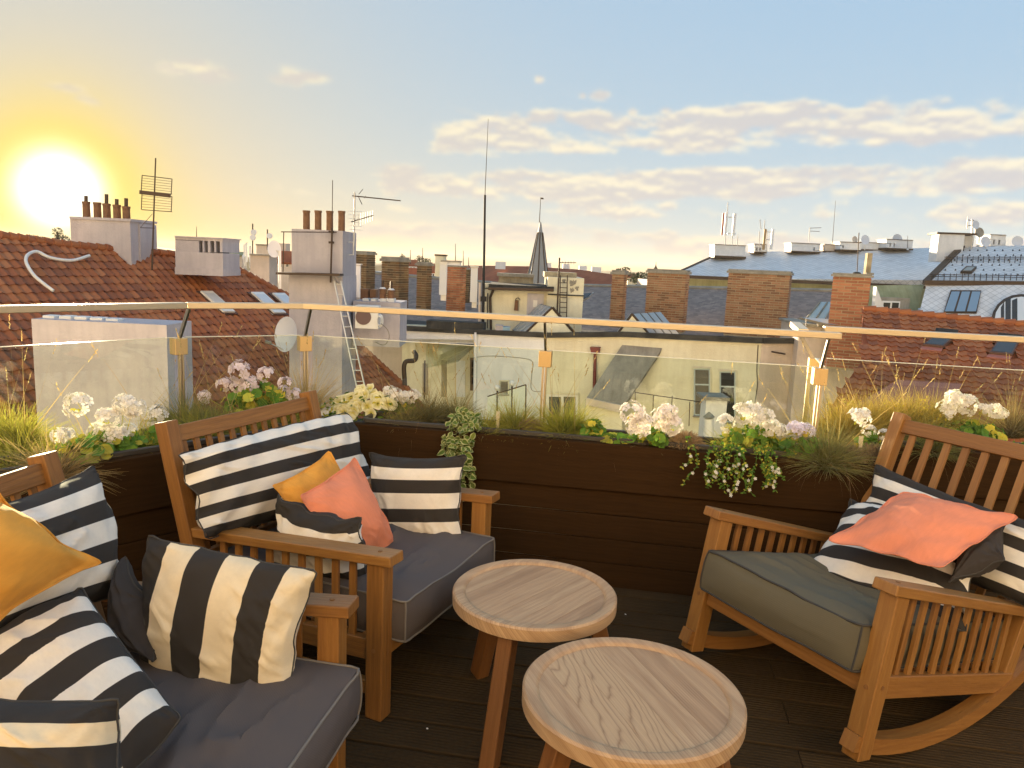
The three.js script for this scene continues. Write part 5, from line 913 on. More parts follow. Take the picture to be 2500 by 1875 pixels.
  const pa = (lab, list, Z, rods) => { const g = thing('cell_antenna', lab, 'antenna', 'cellular panel antennas'); for (const [x, y0, y1, w, mt] of list) part(g, 'panel', blk(x - w / 2, x + w / 2, y0, y1, Z, px2m(w, Z) * 0.7), mt); part(g, 'frame', merge(rods.map(([a, b]) => rod(at(...a, Z + 0.2), at(...b, Z + 0.2), 0.03, 5))), M.galv); settle(g); };
  pa('three tall white panel antennas at the end of the pale roof', [[1767, 520, 574, 4, std([0.35, 0.08, 0.04], 0.6)], [1775, 519, 575, 6, M.frameWhite], [1795, 521, 575, 6.5, M.frameWhite]], 46, [[[1771, 600], [1772, 518]], [[1776, 520], [1777, 494]], [[1776, 530], [1795, 531]], [[1776, 570], [1796, 571]], [[1787, 600], [1788, 575]], [[1800, 600], [1801, 575]]]);
  pa('pair of weathered panel antennas beside the small two opening chimney', [[1869, 559, 610, 5.5, std([0.34, 0.22, 0.10], 0.7)], [1888, 559, 609, 5.5, M.frameWhite]], 46.5, [[[1872, 616], [1872, 560]], [[1858, 560], [1855, 536]], [[1869, 566], [1888, 566]], [[1869, 585], [1890, 586]], [[1853, 598], [1854, 565]], [[1866, 560], [1867, 538]]]);
  const whip = (lab, x0, y0, x1, y1, Z) => { const g = thing('whip_antenna', lab, 'antenna', 'thin rooftop aerials'); part(g, 'rod', rod(at(x0, y0, Z), at(x1, y1, Z), 0.02, 5, 0.01), M.iron); part(g, 'foot', new THREE.CylinderGeometry(0.05, 0.07, 0.12, 8).translate(...at(x0, y0, Z).toArray()), M.galv); settle(g); };
  whip('long whip antenna behind the low beige chimney', 2031, 610, 2040, 490, 47); whip('short rod beside the half hidden dish', 2216, 608, 2216, 575, 45);
  const fa = thing('television_antenna', 'small folded aerial above the one opening white chimney', 'antenna'); part(fa, 'mast', rod(at(1975, 590, 46.8), at(1977, 555, 46.8), 0.025, 5), M.galv); part(fa, 'boom', merge([rod(at(1976, 557, 46.8), at(2005, 556, 46.8), 0.015, 4), rod(at(1975, 564, 46.8), at(2001, 565, 46.8), 0.015, 4)]), M.iron); settle(fa);
}
// ---- far skyline
{
  const t = thing('long_red_house', 'long far house with a plain dark red roof behind the spire', 'house');
  const P = plane3([1170, 650, 62], [1500, 672, 52], [1300, 705, 54]);
  part(t, 'roof', on(P, [[1130, 648], [1290, 650], [1413, 658], [1504, 671], [1506, 712], [1120, 705]], 0, 0.3), M.tileFar); part(t, 'wall', blk(1120, 1506, 703, 1000, 56, 6), M.sand);
  for (const [x, w, y] of [[1222, 24, 645], [1383, 16, 650], [1424, 18, 655], [1457, 22, 658], [1340, 12, 648]]) part(t, 'chimney', blk(x - w / 2, x + w / 2, y - 6, y + 12, 58, 0.8), M.white);
  settle(t);
  const s = thing('church_spire', 'slender grey octagonal spire with weather vane', 'spire');
  const Z = 50, base = at(1312, 705, Z), tip = at(1317, 541, Z), H = tip.y - base.y;
  part(s, 'spire_roof', new THREE.LatheGeometry([[0.80, 0], [0.74, H * 0.08], [0.60, H * 0.27], [0.37, H * 0.58], [0.17, H * 0.84], [0.09, H * 0.93], [0.09, H * 0.945], [0.03, H]].map(q => new THREE.Vector2(...q)), 8).translate(base.x, base.y, base.z), new THREE.MeshStandardMaterial({ color: col(0.26, 0.27, 0.27), roughness: 0.6, flatShading: true }));
  const ribs = []; for (let k = 0; k < 8; k++) { const an = k * Math.PI / 4, q = (r, y) => V(base.x + Math.sin(an) * r, base.y + y, base.z + Math.cos(an) * r); ribs.push(rod(q(0.81, 0), q(0.61, H * 0.27), 0.045, 5), rod(q(0.61, H * 0.27), q(0.17, H * 0.84), 0.04, 5)); } part(s, 'rib', merge(ribs), M.iron);
  part(s, 'finial', rod(at(1317, 543, Z), at(1320, 482, Z), 0.03, 5, 0.015), M.iron); part(s, 'weather_vane', bar(at(1319.5, 484, Z), at(1327, 485, Z), 0.10, 0.02, V(0, 0, 1), 0.002), M.iron); part(s, 'tower', new THREE.CylinderGeometry(0.68, 0.68, 14, 8).translate(base.x, base.y - 7.01, base.z), M.sand);
  settle(s);
  const o = thing('onion_dome', 'tiny dark onion dome with a finial on the horizon', 'dome'); const b = at(1600, 664, 70), k = 70 / FOCAL; part(o, 'dome', new THREE.LatheGeometry([[7, 0], [7.2, 3], [5, 8], [2, 13], [0.9, 17], [0.4, 24], [0, 25]].map(([r, y]) => new THREE.Vector2(r * k, y * k)), 14).translate(b.x, b.y, b.z), M.iron); part(o, 'drum', new THREE.CylinderGeometry(6 * k, 6 * k, 6, 10).translate(b.x, b.y - 3, b.z), M.sand); settle(o);
  const house = (lab, x0, x1, yr, ye, yb, Z, wall, roof, extra = []) => { const g = thing('far_house', lab, 'house', 'far houses'); const w = px2m(x1 - x0, Z), a = at((x0 + x1) / 2, yr, Z), e = at((x0 + x1) / 2, ye, Z), b2 = at((x0 + x1) / 2, yb, Z); part(g, 'wall', plainBox(w, e.y - b2.y, w * 0.7).translate(a.x, (e.y + b2.y) / 2, -Z - w * 0.35), wall); const y0 = e.y, y1 = a.y, x = a.x, hw = w / 2 + 0.15; if (roof) part(g, 'roof', prism([V(x - hw, y0, -Z + 0.15), V(x + hw, y0, -Z + 0.15), V(x + hw * 0.8, y1, -Z - w * 0.35), V(x - hw * 0.8, y1, -Z - w * 0.35)], V(0, -0.1, -0.1)), roof); for (const [p, q, r, s2] of extra) part(g, 'chimney', blk(p, q, r, s2, Z + 1, 0.8), M.sand); for (let k2 = 0; k2 < 3; k2++) { const f = part(g, 'window', blk(mix(x0, x1, 0.15 + k2 * 0.27), mix(x0, x1, 0.27 + k2 * 0.27), ye + 4, ye + 12, Z - 0.03, 0.05), M.frameWhite); part(f, 'pane', blk(mix(x0, x1, 0.165 + k2 * 0.27), mix(x0, x1, 0.255 + k2 * 0.27), ye + 4.7, ye + 11.3, Z - 0.05, 0.03), M.paneDark); } return settle(g); };
  house('far red roofed house just right of the bowed cap chimney', 985, 1022, 654, 684, 760, 44, M.sand, M.tileFar);
  house('far white house left of the bowed cap chimney', 905, 934, 640, 662, 760, 60, M.white, null);
  house('far white house between two old brick chimneys', 990, 1018, 634, 648, 760, 80, M.white, M.tileFar);
  house('far yellowish house left of the grey chimney tower', 656, 716, 612, 640, 780, 42, M.sand, M.tileFar, [[672, 698, 594, 625]]);
  house('far pale house beside the slotted chimney', 544, 590, 614, 622, 780, 46, M.sand, M.moss);
  house('far cream house near the onion dome', 1534, 1560, 668, 676, 760, 66, M.cream, M.tileFar); house('far pale house left of the slim dark brick chimney', 1040, 1078, 644, 664, 760, 64, M.white, M.tileFar);
  for (const [x0, x1, yt, yb, Z, lab] of [[611, 657, 624, 700, 27, 'square beige chimney block with satellite gear left of the tower'], [626, 658, 600, 624, 36, 'small brick coloured chimney left of the tower'], [1063, 1086, 625, 700, 38, 'cream chimney with dark crown behind the red brick chimney'], [1078, 1122, 640, 700, 37, 'low white chimney behind the red brick chimney']]) { const g = thing('masonry_chimney', lab, 'chimney', 'far chimneys'); part(g, 'body', blk(x0, x1, yt, yb, Z, 0.9), x0 > 1070 ? M.white : x0 > 1000 ? M.cream : M.sand); part(g, 'cap', blk(x0 - 2, x1 + 2, yt - 4, yt, Z - 0.06, 1.05), x0 === 1063 ? M.iron : M.concrete); settle(g); }
  for (const [x, y, y2, lab] of [[617, 546, 640, 'mast with two small round dishes left of the tower'], [653, 560, 610, 'mast with one small dish left of the tower']]) { const g = thing('dish_mast', lab, 'antenna', 'far aerials'); part(g, 'pole', rod(at(x, y2, 34), at(x, y, 34), 0.03, 5), M.iron); for (const [dx, dy] of x < 640 ? [[2, 21], [0, 34]] : [[5, 16]]) part(g, 'dish', new THREE.CylinderGeometry(0.12, 0.12, 0.08, 14).rotateX(Math.PI / 2).translate(...at(x + dx, y + dy - 0, 33.9).toArray()), M.dish); settle(g); }
  for (const [x, y, y2, lab] of [[596, 596, 645, 'white panel antenna left of the small dish cluster'], [601, 592, 640, 'second white panel antenna in the dish cluster'], [610, 600, 640, 'slim white panel antenna by the beige chimney block']]) { const g = thing('cell_antenna', lab, 'antenna', 'far aerials'); part(g, 'panel', blk(x - 2, x + 2, y, y2, 33, 0.06), M.frameWhite); part(g, 'pole', rod(at(x, y2 + 15, 33.1), at(x, y, 33.1), 0.02, 5), M.galv); settle(g); }
  const dd = thing('satellite_dish', 'grey dish in the far aerial cluster beside the slotted chimney', 'dish'); part(dd, 'reflector', new THREE.SphereGeometry(px2m(8.5, 32), 16, 8, 0, 6.3, 0, 0.7).rotateX(Math.PI / 2).scale(0.8, 1.2, 1).translate(...at(597, 628, 32.6).toArray()), M.dish); part(dd, 'mast', rod(at(598, 628, 32.4), at(598, 650, 32.4), 0.03, 5), M.galv); settle(dd);
  for (const [x, y0, y1] of [[981, 645, 618], [1002, 645, 610], [1032, 640, 605], [1112, 640, 595], [1131, 648, 612], [480, 585, 553], [1144, 650, 628]]) { const g = thing('whip_antenna', 'thin dark aerial on the far skyline', 'antenna', 'thin far aerials'); part(g, 'rod', rod(at(x, y0, 50), at(x, y1, 50), 0.03, 5, 0.015), M.iron); settle(g); }
}
// ---- ground, hills and far trees
{
  const g = structure('ground', 'streets and yards far below the roofs', 'ground'); part(g, 'ground', new THREE.PlaneGeometry(5000, 5000).rotateX(-Math.PI / 2).translate(0, -16, 0), plaster([0.06, 0.055, 0.045], [0.12, 0.11, 0.09], 501, 30));
  const h = structure('hills', 'low wooded hills on the horizon', 'hills');
  const P = [], I = [], n = 180, R = 700; for (let i = 0; i <= n; i++) { const a = -1.5 + 3.0 * i / n, x = Math.sin(a) * R, z = -Math.cos(a) * R, y = -9 + 6 * fbm(i * 0.12, 3, 91, 4) + 2.2 * fbm(i * 1.1, 5, 93, 3) + 9 * smooth(-0.36, -0.5, a); P.push(x, -16, z, x, y - 3, z, x * 1.2, y, z * 1.2, x * 1.5, -16, z * 1.5); }
  for (let i = 0; i < n; i++) for (let k = 0; k < 3; k++) { const a = i * 4 + k; I.push(a, a + 4, a + 1, a + 1, a + 4, a + 5); }
  const gg = new THREE.BufferGeometry(); gg.setAttribute('position', new THREE.Float32BufferAttribute(P, 3)); gg.setIndex(I); gg.computeVertexNormals(); part(h, 'hill', gg, std([0.06, 0.065, 0.03], 1));
}
M.leafFar = std([0.055, 0.07, 0.022], 0.9, { side: THREE.DoubleSide });
function farTree(label, x, yb, yt, Z, w, palm = false) {
  const t = thing(palm ? 'palm_tree' : 'tree', label, 'tree', 'trees on the skyline'), b = at(x, yb, Z), h = at(x, yt, Z).y - b.y, R = px2m(w, Z) / 2;
  part(t, 'trunk', rod(b.clone().add(V(0, -6, 0)), b.clone().add(V(0, h * 0.8, 0)), h * 0.06 + 0.08, 6, h * 0.03 + 0.03), M.iron);
  const pos = []; for (let k = 0; k < 900; k++) { const c = V(rr(-1, 1), rr(-1, 1), rr(-1, 1)); if (c.length() > 1) continue; const blob = vnoise(c.x * 2 + 7, c.y * 2 + c.z, Math.floor(x)) > 0.36; if (!blob) continue; const p = V(b.x + c.x * R, b.y + h * (palm ? 0.75 : 0.55) + c.y * h * (palm ? 0.28 : 0.48), b.z + c.z * R), s = R * 0.16; for (let q = 0; q < 3; q++) pos.push(p.x + rr(-s, s), p.y + rr(-s, s), p.z + rr(-s, s)); }
  const g = new THREE.BufferGeometry(); g.setAttribute('position', new THREE.Float32BufferAttribute(pos, 3)); g.computeVertexNormals(); part(t, 'crown', g, M.leafFar); return settle(t);
}
farTree('lone tree silhouette left of the five pot chimney under the sun', 142, 600, 556, 70, 26, true);
farTree('rounded tree behind the narrow brick chimney', 1520, 690, 652, 60, 46); farTree('tree mass between narrow and broad brick chimney', 1562, 700, 664, 64, 50); farTree('dark tree right of the bowed cap chimney', 1024, 650, 624, 90, 26); farTree('low tree between the slim chimney and the cream chimney', 1050, 655, 632, 90, 40); farTree('small tree beside the first old brick chimney', 983, 640, 622, 90, 16);
for (let k = 0; k < 7; k++) farTree('wooded treetop on the horizon under the sun', 10 + k * 24, 600, 574 + (k % 3) * 4, 150, 40);
// ---------------------------------------------------------------- planting
const leafMat = (o = {}) => new THREE.MeshPhysicalMaterial({ vertexColors: true, side: THREE.DoubleSide, roughness: 0.85, transmission: o.t ?? 0.38, thickness: 0, specularIntensity: 0.3 });
M.leaf = leafMat(); M.petal = leafMat({ t: 0.28 }); M.blade = leafMat({ t: 0.5 }); M.dry = new THREE.MeshStandardMaterial({ vertexColors: true, side: THREE.DoubleSide, roughness: 0.95 });
class Tris {
  constructor() { this.p = []; this.c = []; }
  t(a, b, c, k, k2 = k, k3 = k) { this.p.push(a.x, a.y, a.z, b.x, b.y, b.z, c.x, c.y, c.z); this.c.push(...k, ...k2, ...k3); }
  q(a, b, c, d, k, k2 = k) { this.t(a, b, c, k, k, k2); this.t(a, c, d, k, k2, k2); }
  geo() { const g = new THREE.BufferGeometry(); g.setAttribute('position', new THREE.Float32BufferAttribute(this.p, 3)); g.setAttribute('color', new THREE.Float32BufferAttribute(this.c, 3)); g.computeVertexNormals(); return g; }
}
const jit = (c, a = 0.25) => { const k = 1 + rr(-a, a), h = rr(-a, a) * 0.4; return [c[0] * k * (1 + h), c[1] * k, c[2] * k * (1 - h)]; };
const dirRand = (up) => { const a = rr(0, 6.283), e = rr(up, 1), r = Math.sqrt(1 - e * e); return V(Math.cos(a) * r, e, Math.sin(a) * r); };
function frame(n) { const u = Math.abs(n.y) > 0.9 ? V(1, 0, 0) : V(0, 1, 0); const x = u.cross(n).normalize(); return [x, n.clone().cross(x).normalize()]; }
function blade(T, p, d, len, w, droop, c, c2, seg = 4) {
  const side = d.clone().cross(V(rr(-1, 1), 0.1, rr(-1, 1))).normalize(); let prevA, prevB, q = p.clone(), v = d.clone().normalize();
  for (let i = 0; i <= seg; i++) { const f = i / seg, ww = w * (1 - f * 0.85) / 2, A = q.clone().addScaledVector(side, ww), B = q.clone().addScaledVector(side, -ww); const k = lerp3(c, c2, f); if (i) T.q(prevA, prevB, B, A, prevK(c, c2, (i - 1) / seg), k); prevA = A; prevB = B; q.addScaledVector(v, len / seg); v.y -= droop / seg; v.normalize(); }
  return q;
}
const prevK = (a, b, f) => lerp3(a, b, f);
function leafDisc(T, p, n, r, c, lobes = 7, cup = 0.25) {
  const [x, y] = frame(n), N = 14, a0 = rr(0, 6); const rim = []; const mid = p.clone();
  for (let i = 0; i <= N; i++) { const a = a0 + i / N * 6.0, k = r * (1 + 0.09 * Math.sin(a * lobes) + rr(-0.05, 0.05)); rim.push(p.clone().addScaledVector(x, Math.cos(a) * k).addScaledVector(y, Math.sin(a) * k).addScaledVector(n, r * (cup + 0.12 * Math.sin(a * 3)))); }
  const c2 = [c[0] * 1.15, c[1] * 1.1, c[2] * 1.1]; for (let i = 0; i < N; i++) T.t(mid, rim[i], rim[i + 1], c, c2, c2);
}
function leafOval(T, p, d, n, L, W, c, edge) {
  const s = d.clone().cross(n).normalize(), N = 5, pts = [-1, 1].map(k => Array.from({ length: N + 1 }, (_, i) => { const f = i / N, w = Math.sin(Math.PI * Math.pow(f, 0.8)) * W / 2; return p.clone().addScaledVector(d, f * L).addScaledVector(s, k * w).addScaledVector(n, -f * f * L * 0.25 + w * 0.35); }));
  const mid = Array.from({ length: N + 1 }, (_, i) => p.clone().addScaledVector(d, i / N * L).addScaledVector(n, -Math.pow(i / N, 2) * L * 0.25));
  for (const side of pts) for (let i = 0; i < N; i++) { const a = edge ? mid[i].clone().lerp(side[i], 0.62) : side[i], b = edge ? mid[i + 1].clone().lerp(side[i + 1], 0.62) : side[i + 1]; T.q(mid[i], a, b, mid[i + 1], c); if (edge) T.q(a, side[i], side[i + 1], b, edge); }
}
function stem(T, a, b, w, c) { const d = b.clone().sub(a).normalize(), [x, y] = frame(d); for (const s of [x, y]) T.q(a.clone().addScaledVector(s, w), a.clone().addScaledVector(s, -w), b.clone().addScaledVector(s, -w * 0.7), b.clone().addScaledVector(s, w * 0.7), c); }
const soilAt = (px, py) => atY(px, py, 0.70);
const GREEN = [0.12, 0.235, 0.030], YEL = [0.45, 0.42, 0.055], OLIVE = [0.27, 0.255, 0.075], STRAW = [0.52, 0.38, 0.15], BROWN = [0.22, 0.135, 0.06];
function grass(label, px, py, o = {}) {
  const b = soilAt(px, py), T = new Tris(), n = Math.round((o.n || 700) * 1.35), L = o.len || 0.2, r = o.r || 0.05, c1 = o.c1 || OLIVE, c2 = o.c2 || YEL;
  const t = thing(o.name || 'grass_tuft', label, 'grass', 'ornamental grass tufts'); t.position.copy(b);
  for (let k = 0; k < n; k++) { const d = dirRand(o.up ?? 0.12), s = V(rr(-1, 1), 0, rr(-1, 1)).multiplyScalar(r * 0.5); blade(T, s.setY(-0.02), d, L * rr(0.5, 1.15), o.w || 0.0034, rr(0.1, 0.9) * (o.droop ?? 1), jit(c1), jit(c2, 0.3)); }
  part(t, 'blades', T.geo(), M.blade);
  if (o.hang) { const H = new Tris(); for (let k = 0; k < o.hang; k++) { const d = V(rr(-0.8, 0.8), rr(0.2, 0.8), rr(0.4, 1.2)).normalize(); blade(H, V(rr(-r, r), 0, r * 0.4), d, L * rr(0.9, 1.7), 0.0024, rr(2.2, 3.4), jit(BROWN), jit(BROWN, 0.3), 8); } part(t, 'dry_blades', H.geo(), M.dry); }
  for (let k = 0; k < (o.stalks || 0); k++) { const S = new Tris(), d = dirRand(0.78), len = rr(0.26, 0.5) * (o.stalkL || 1); const e = blade(S, V(rr(-r, r), 0, rr(-r, r)), d, len, 0.0045, rr(0.05, 0.5), jit(STRAW), jit(STRAW), 6); for (let i = 0; i < 9; i++) { const q = e.clone().addScaledVector(d, -i * 0.007); leafOval(S, q, dirRand(-0.2).lerp(d, 0.75).normalize(), dirRand(-1), 0.012, 0.0042, jit(STRAW, 0.3)); } part(t, 'seed_stalk', S.geo(), M.blade); }
  return t;
}
function umbel(t, p, R, tint, up = V(0, 0.55, 0.6)) {
  const T = new Tris(), N = 28, n0 = up.clone().normalize();
  for (let k = 0; k < N; k++) {
    let d; do { d = V(rr(-1, 1), rr(-1, 1), rr(-1, 1)).normalize(); } while (d.dot(n0) < -0.05);
    const c = p.clone().addScaledVector(d, R * rr(0.70, 1.08)).addScaledVector(n0, -R * 0.22), [x, y] = frame(d), pr = R * rr(0.38, 0.50), a0 = rr(0, 6);
    for (let i = 0; i < 5; i++) { const a = a0 + i * 1.2566, da = 0.52, cup = rr(0.12, 0.4); const q = (ang, r, h) => c.clone().addScaledVector(x, Math.cos(ang) * r).addScaledVector(y, Math.sin(ang) * r).addScaledVector(d, h * r); const col1 = jit([tint[0] * 0.96, tint[1] * 0.93, tint[2] * 0.88], 0.04), col2 = jit(tint, 0.04), A = q(a - da, pr * 0.75, cup), B = q(a, pr, cup * 0.7), C = q(a + da, pr * 0.75, cup); T.t(c, A, B, col1, col2, col2); T.t(c, B, C, col1, col2, col2); }
    const st = jit([0.45, 0.42, 0.10], 0.2); leafOval(T, c, d, x, pr * 0.35, pr * 0.12, st);
  }
  const m = part(t, 'flower_head', T.geo(), M.petal);
  return m;
}
const WHITE = [0.86, 0.83, 0.78], PINK = [0.84, 0.74, 0.78], LILAC = [0.76, 0.70, 0.84];
function geranium(label, px, py, heads, o = {}) {
  const b = soilAt(px, py), t = thing('geranium_plant', label, 'flowers', 'white geraniums'); t.position.copy(b);
  const T = new Tris(), Z = -b.z, n = Math.round((o.leaves || 46) * 1.7), R = o.r || 0.12, H = o.h || 0.15;
  for (let k = 0; k < n; k++) { const a = rr(0, 6.283), f = Math.sqrt(rnd()), y = H * rr(0.15, 1) * (1 - 0.45 * f), p = V(Math.cos(a) * R * f, y, Math.sin(a) * R * f * 0.8), nn = V(p.x * 2.2, 0.25 + rr(0, 0.25), p.z * 2.2 + 0.15).normalize(); const c = jit(rnd() < (o.yellow ?? 0.35) * 0.6 ? YEL : GREEN, 0.4); stem(T, V(p.x * 0.2, 0, p.z * 0.2), p, 0.0018, jit(GREEN)); leafDisc(T, p, nn.add(V(rr(-0.4, 0.4), 0, rr(-0.2, 0.4))).normalize(), rr(0.014, 0.029), c); }
  for (const [hx, hy, r] of heads) { const p = at(hx, hy, Z - 0.02 + rr(-0.05, 0.05)).sub(b); stem(T, V(p.x * 0.3, 0.02, p.z * 0.3), p, 0.002, jit(YEL)); umbel(t, p, px2m(r, Z), o.tint || WHITE, V(0, 0.6, 0.55)); for (let i = 0; i < 5; i++) leafOval(T, p.clone().add(V(rr(-0.02, 0.02), -0.02, 0)), V(rr(-1, 1), -0.8, rr(-1, 1)).normalize(), V(0, 0, 1), 0.022, 0.008, jit(YEL)); }
  part(t, 'foliage', T.geo(), M.leaf); return t;
}
function heather(label, px, py, R, c = [0.30, 0.205, 0.145]) {
  const b = soilAt(px, py), t = thing('dry_cushion_plant', label, 'plant', 'dry cushion plants'); t.position.copy(b); const T = new Tris();
  for (let k = 0; k < 1500; k++) { const d = dirRand(-0.05), f = Math.pow(rnd(), 0.4), p = V(d.x * R * f, d.y * R * 0.95 * f, d.z * R * 0.8 * f), q = p.clone().addScaledVector(d.clone().add(V(rr(-1, 1), rr(-1, 1), rr(-1, 1)).multiplyScalar(0.8)).normalize(), R * 0.28); stem(T, p, q, 0.0010, jit(c, 0.35)); }
  part(t, 'twigs', T.geo(), M.dry); return t;
}
function petunia(label, px, py) {
  const b = soilAt(px, py), t = thing('petunia_plant', label, 'flowers'); t.position.copy(b); const Z = -b.z, T = new Tris();
  for (let k = 0; k < 420; k++) { const p = V(rr(-0.17, 0.30), rr(-0.03, 0.13), rr(-0.10, 0.12)), d = dirRand(-0.3); p.y *= clamp(1.2 - Math.abs(p.x - 0.05) * 2.6, 0.2, 1); leafOval(T, p, d, dirRand(0), rr(0.022, 0.036), rr(0.010, 0.017), jit(rnd() < 0.3 ? YEL : GREEN, 0.3)); }
  part(t, 'foliage', T.geo(), M.leaf);
  const spots = []; for (let k = 0; k < 46; k++) { const f = rnd(), a = rr(0, 1); const hx = mix(822, 960, f), top = 942 + 70 * Math.pow((f - 0.45) / 0.62, 2) + 2; const hy = mix(top, mix(1012, 985, f * 1.0), a); spots.push([hx, hy, a]); }
  spots.push([905, 1010, 1], [860, 1012, 1], [838, 1000, 0.9], [900, 990, .8], [868, 985, .7]);
  for (const [hx, hy, a] of spots) {
    const c = at(hx, hy, Z - 0.10 * a - 0.02).sub(b), n = V(rr(-0.45, 0.45), 0.55 - a * 0.5 + rr(-0.1, 0.1), 0.55 + a * 0.5).normalize(), [x, y] = frame(n), F = new Tris(), r = rr(0.026, 0.034), N = 15; const rim = [], inn = [];
    for (let i = 0; i < N; i++) { const an = i / N * 6.283, k = r * (1 + 0.07 * Math.cos(an * 5)); const pt = (q, h) => c.clone().addScaledVector(x, Math.cos(an) * q).addScaledVector(y, Math.sin(an) * q).addScaledVector(n, h); rim.push(pt(k, 0.004 * Math.cos(an * 5) + 0.002)); inn.push(pt(r * 0.22, -0.005)); }
    const th = c.clone().addScaledVector(n, -0.026), cr = jit([0.87, 0.84, 0.62], 0.05), yel = [0.66, 0.58, 0.12];
    for (let i = 0; i < N; i++) { const j = (i + 1) % N; F.t(inn[i], rim[i], rim[j], yel, cr, cr); F.t(inn[i], rim[j], inn[j], yel, cr, yel); F.t(th, inn[i], inn[j], [0.30, 0.28, 0.05], yel, yel); }
    part(t, 'flower', F.geo(), M.petal);
  }
  return t;
}
function trailing(label, px, py, o) {
  const b = soilAt(px, py), t = thing(o.name, label, 'plant'); t.position.copy(b); const T = new Tris(), F = [];
  const n0 = NIN, e0 = E1;
  for (let k = 0; k < o.stems; k++) {
    const sx = rr(-o.w, o.w), p0 = V().addScaledVector(e0, sx).addScaledVector(n0, rr(-0.03, 0.05)).setY(rr(0, 0.02)), out = rr(0.06, 0.13), drop = o.drop * rr(0.35, 1) * (1 - 0.35 * Math.pow(sx / o.w, 2)), N = o.leafN;
    const up = rr(0.02, o.up); const path = (f) => p0.clone().addScaledVector(n0, 0.13 * smooth(0, 0.45, f) + out * 0.4 * f).addScaledVector(e0, sx * 0.25 * f + 0.02 * Math.sin(f * 7 + k)).add(V(0, up * Math.sin(Math.min(1, f * 2.2) * Math.PI) - drop * Math.pow(Math.max(0, f - 0.3) / 0.7, 1.3), 0));
    let prev = path(0); for (let i = 1; i <= N; i++) { const f = i / N, q = path(f); stem(T, prev, q, 0.0012, jit(o.stemC)); const d0 = q.clone().sub(prev).normalize(); for (let s = 0; s < o.per; s++) { const d = dirRand(-0.6).lerp(d0, 0.2).normalize(); leafOval(T, q, d, V(rr(-0.5, 0.5), 0.6, 0.7).normalize(), o.L * rr(0.7, 1.2), o.Wd * rr(0.8, 1.1), jit(rnd() < 0.35 ? o.c2 : o.c1, 0.3), o.edge ? jit(o.edge, 0.12) : null); } if (o.flower && rnd() < o.flower * (0.1 + 2 * f * f)) F.push(q.clone().add(V(rr(-0.008, 0.008), rr(-0.004, 0.008), 0.008))); prev = q; }
  }
  part(t, 'foliage', T.geo(), M.leaf);
  if (F.length) { for (const c of F) { const G = new Tris(), n = V(rr(-0.5, 0.5), 0.3, 1).normalize(), [x, y] = frame(n), a0 = rr(0, 6); for (let i = 0; i < 5; i++) { const a = a0 + i * 1.2566, q = (an, r) => c.clone().addScaledVector(x, Math.cos(an) * r).addScaledVector(y, Math.sin(an) * r).addScaledVector(n, r * 0.15); G.q(c, q(a - 0.5, 0.006), q(a, 0.0085), q(a + 0.5, 0.006), jit(WHITE, 0.05)); } part(t, 'flower', G.geo(), M.petal); } }
  return t;
}
function stake(label, px, py, h) { const b = soilAt(px, py), t = thing('plant_label', label, 'label', 'wooden plant labels'); t.position.copy(b); part(t, 'stake', bar(V(0, -0.06, 0), V(0, h, -0.01), 0.016, 0.002, V(0, 0, 1), 0.001), std([0.58, 0.50, 0.32], 0.7)); part(t, 'head', bar(V(0, h - 0.02, -0.0095), V(0, h + 0.015, -0.011), 0.020, 0.003, V(0, 0, 1), 0.001), std([0.60, 0.53, 0.36], 0.7)); }

// behind the armchairs
grass('yellow green grass tuft at the end of the glass by the sofa', 55, 1090, { n: 900, len: 0.20, c2: YEL, stalks: 5 });
grass('second yellow green tuft behind the sofa post', 15, 1075, { n: 700, len: 0.19, c2: YEL, stalks: 3 });
grass('dry brown grass bent over the trough behind the sofa', 130, 1165, { n: 500, len: 0.22, c1: BROWN, c2: STRAW, up: 0.0, droop: 1.4 });
geranium('white geranium behind the sofa with the tallest flower heads', 285, 1108, [[190, 985, 31], [262, 1018, 29], [303, 985, 27], [325, 995, 24], [238, 1060, 31], [283, 1062, 27], [312, 1050, 20]], { r: 0.11, h: 0.13, leaves: 40 });
geranium('pale fading geranium with yellow green leaves beside the sofa post', 205, 1130, [[145, 1062, 20], [165, 1058, 17]], { r: 0.10, h: 0.11, yellow: 0.8, leaves: 50 });
geranium('single white geranium head beside the rear armchair post', 390, 1090, [[384, 1008, 22]], { r: 0.07, h: 0.09, leaves: 26 });
grass('fine grass tuft seen above the rear armchair left post', 455, 1040, { n: 900, len: 0.21, stalks: 6, c1: OLIVE, c2: OLIVE });
grass('fine grass tuft behind the rear armchair slats', 520, 1060, { n: 800, len: 0.2, stalks: 4, c1: OLIVE, c2: OLIVE });
geranium('pinkish white geranium rising behind the rear armchair top rail', 625, 1030, [[585, 905, 26], [547, 937, 18], [578, 944, 18], [607, 938, 22], [648, 912, 19], [500, 968, 17], [695, 935, 17], [716, 962, 17], [690, 950, 12]], { tint: PINK, r: 0.16, h: 0.26, leaves: 80, yellow: 0.6 });
grass('tall dry grass leaning by the corner of the planter', 745, 1010, { n: 420, len: 0.30, c1: STRAW, c2: STRAW, up: 0.5, stalks: 12 });
grass('green grass behind the right post of the rear armchair', 690, 1040, { n: 500, len: 0.2 });
petunia('cream yellow petunia mound spilling at the planter corner', 880, 1015);
geranium('white flowers at the right end of the petunia mound', 975, 1018, [[965, 962, 17], [985, 968, 15], [1008, 968, 18], [950, 955, 15]], { r: 0.09, h: 0.10, leaves: 50 });
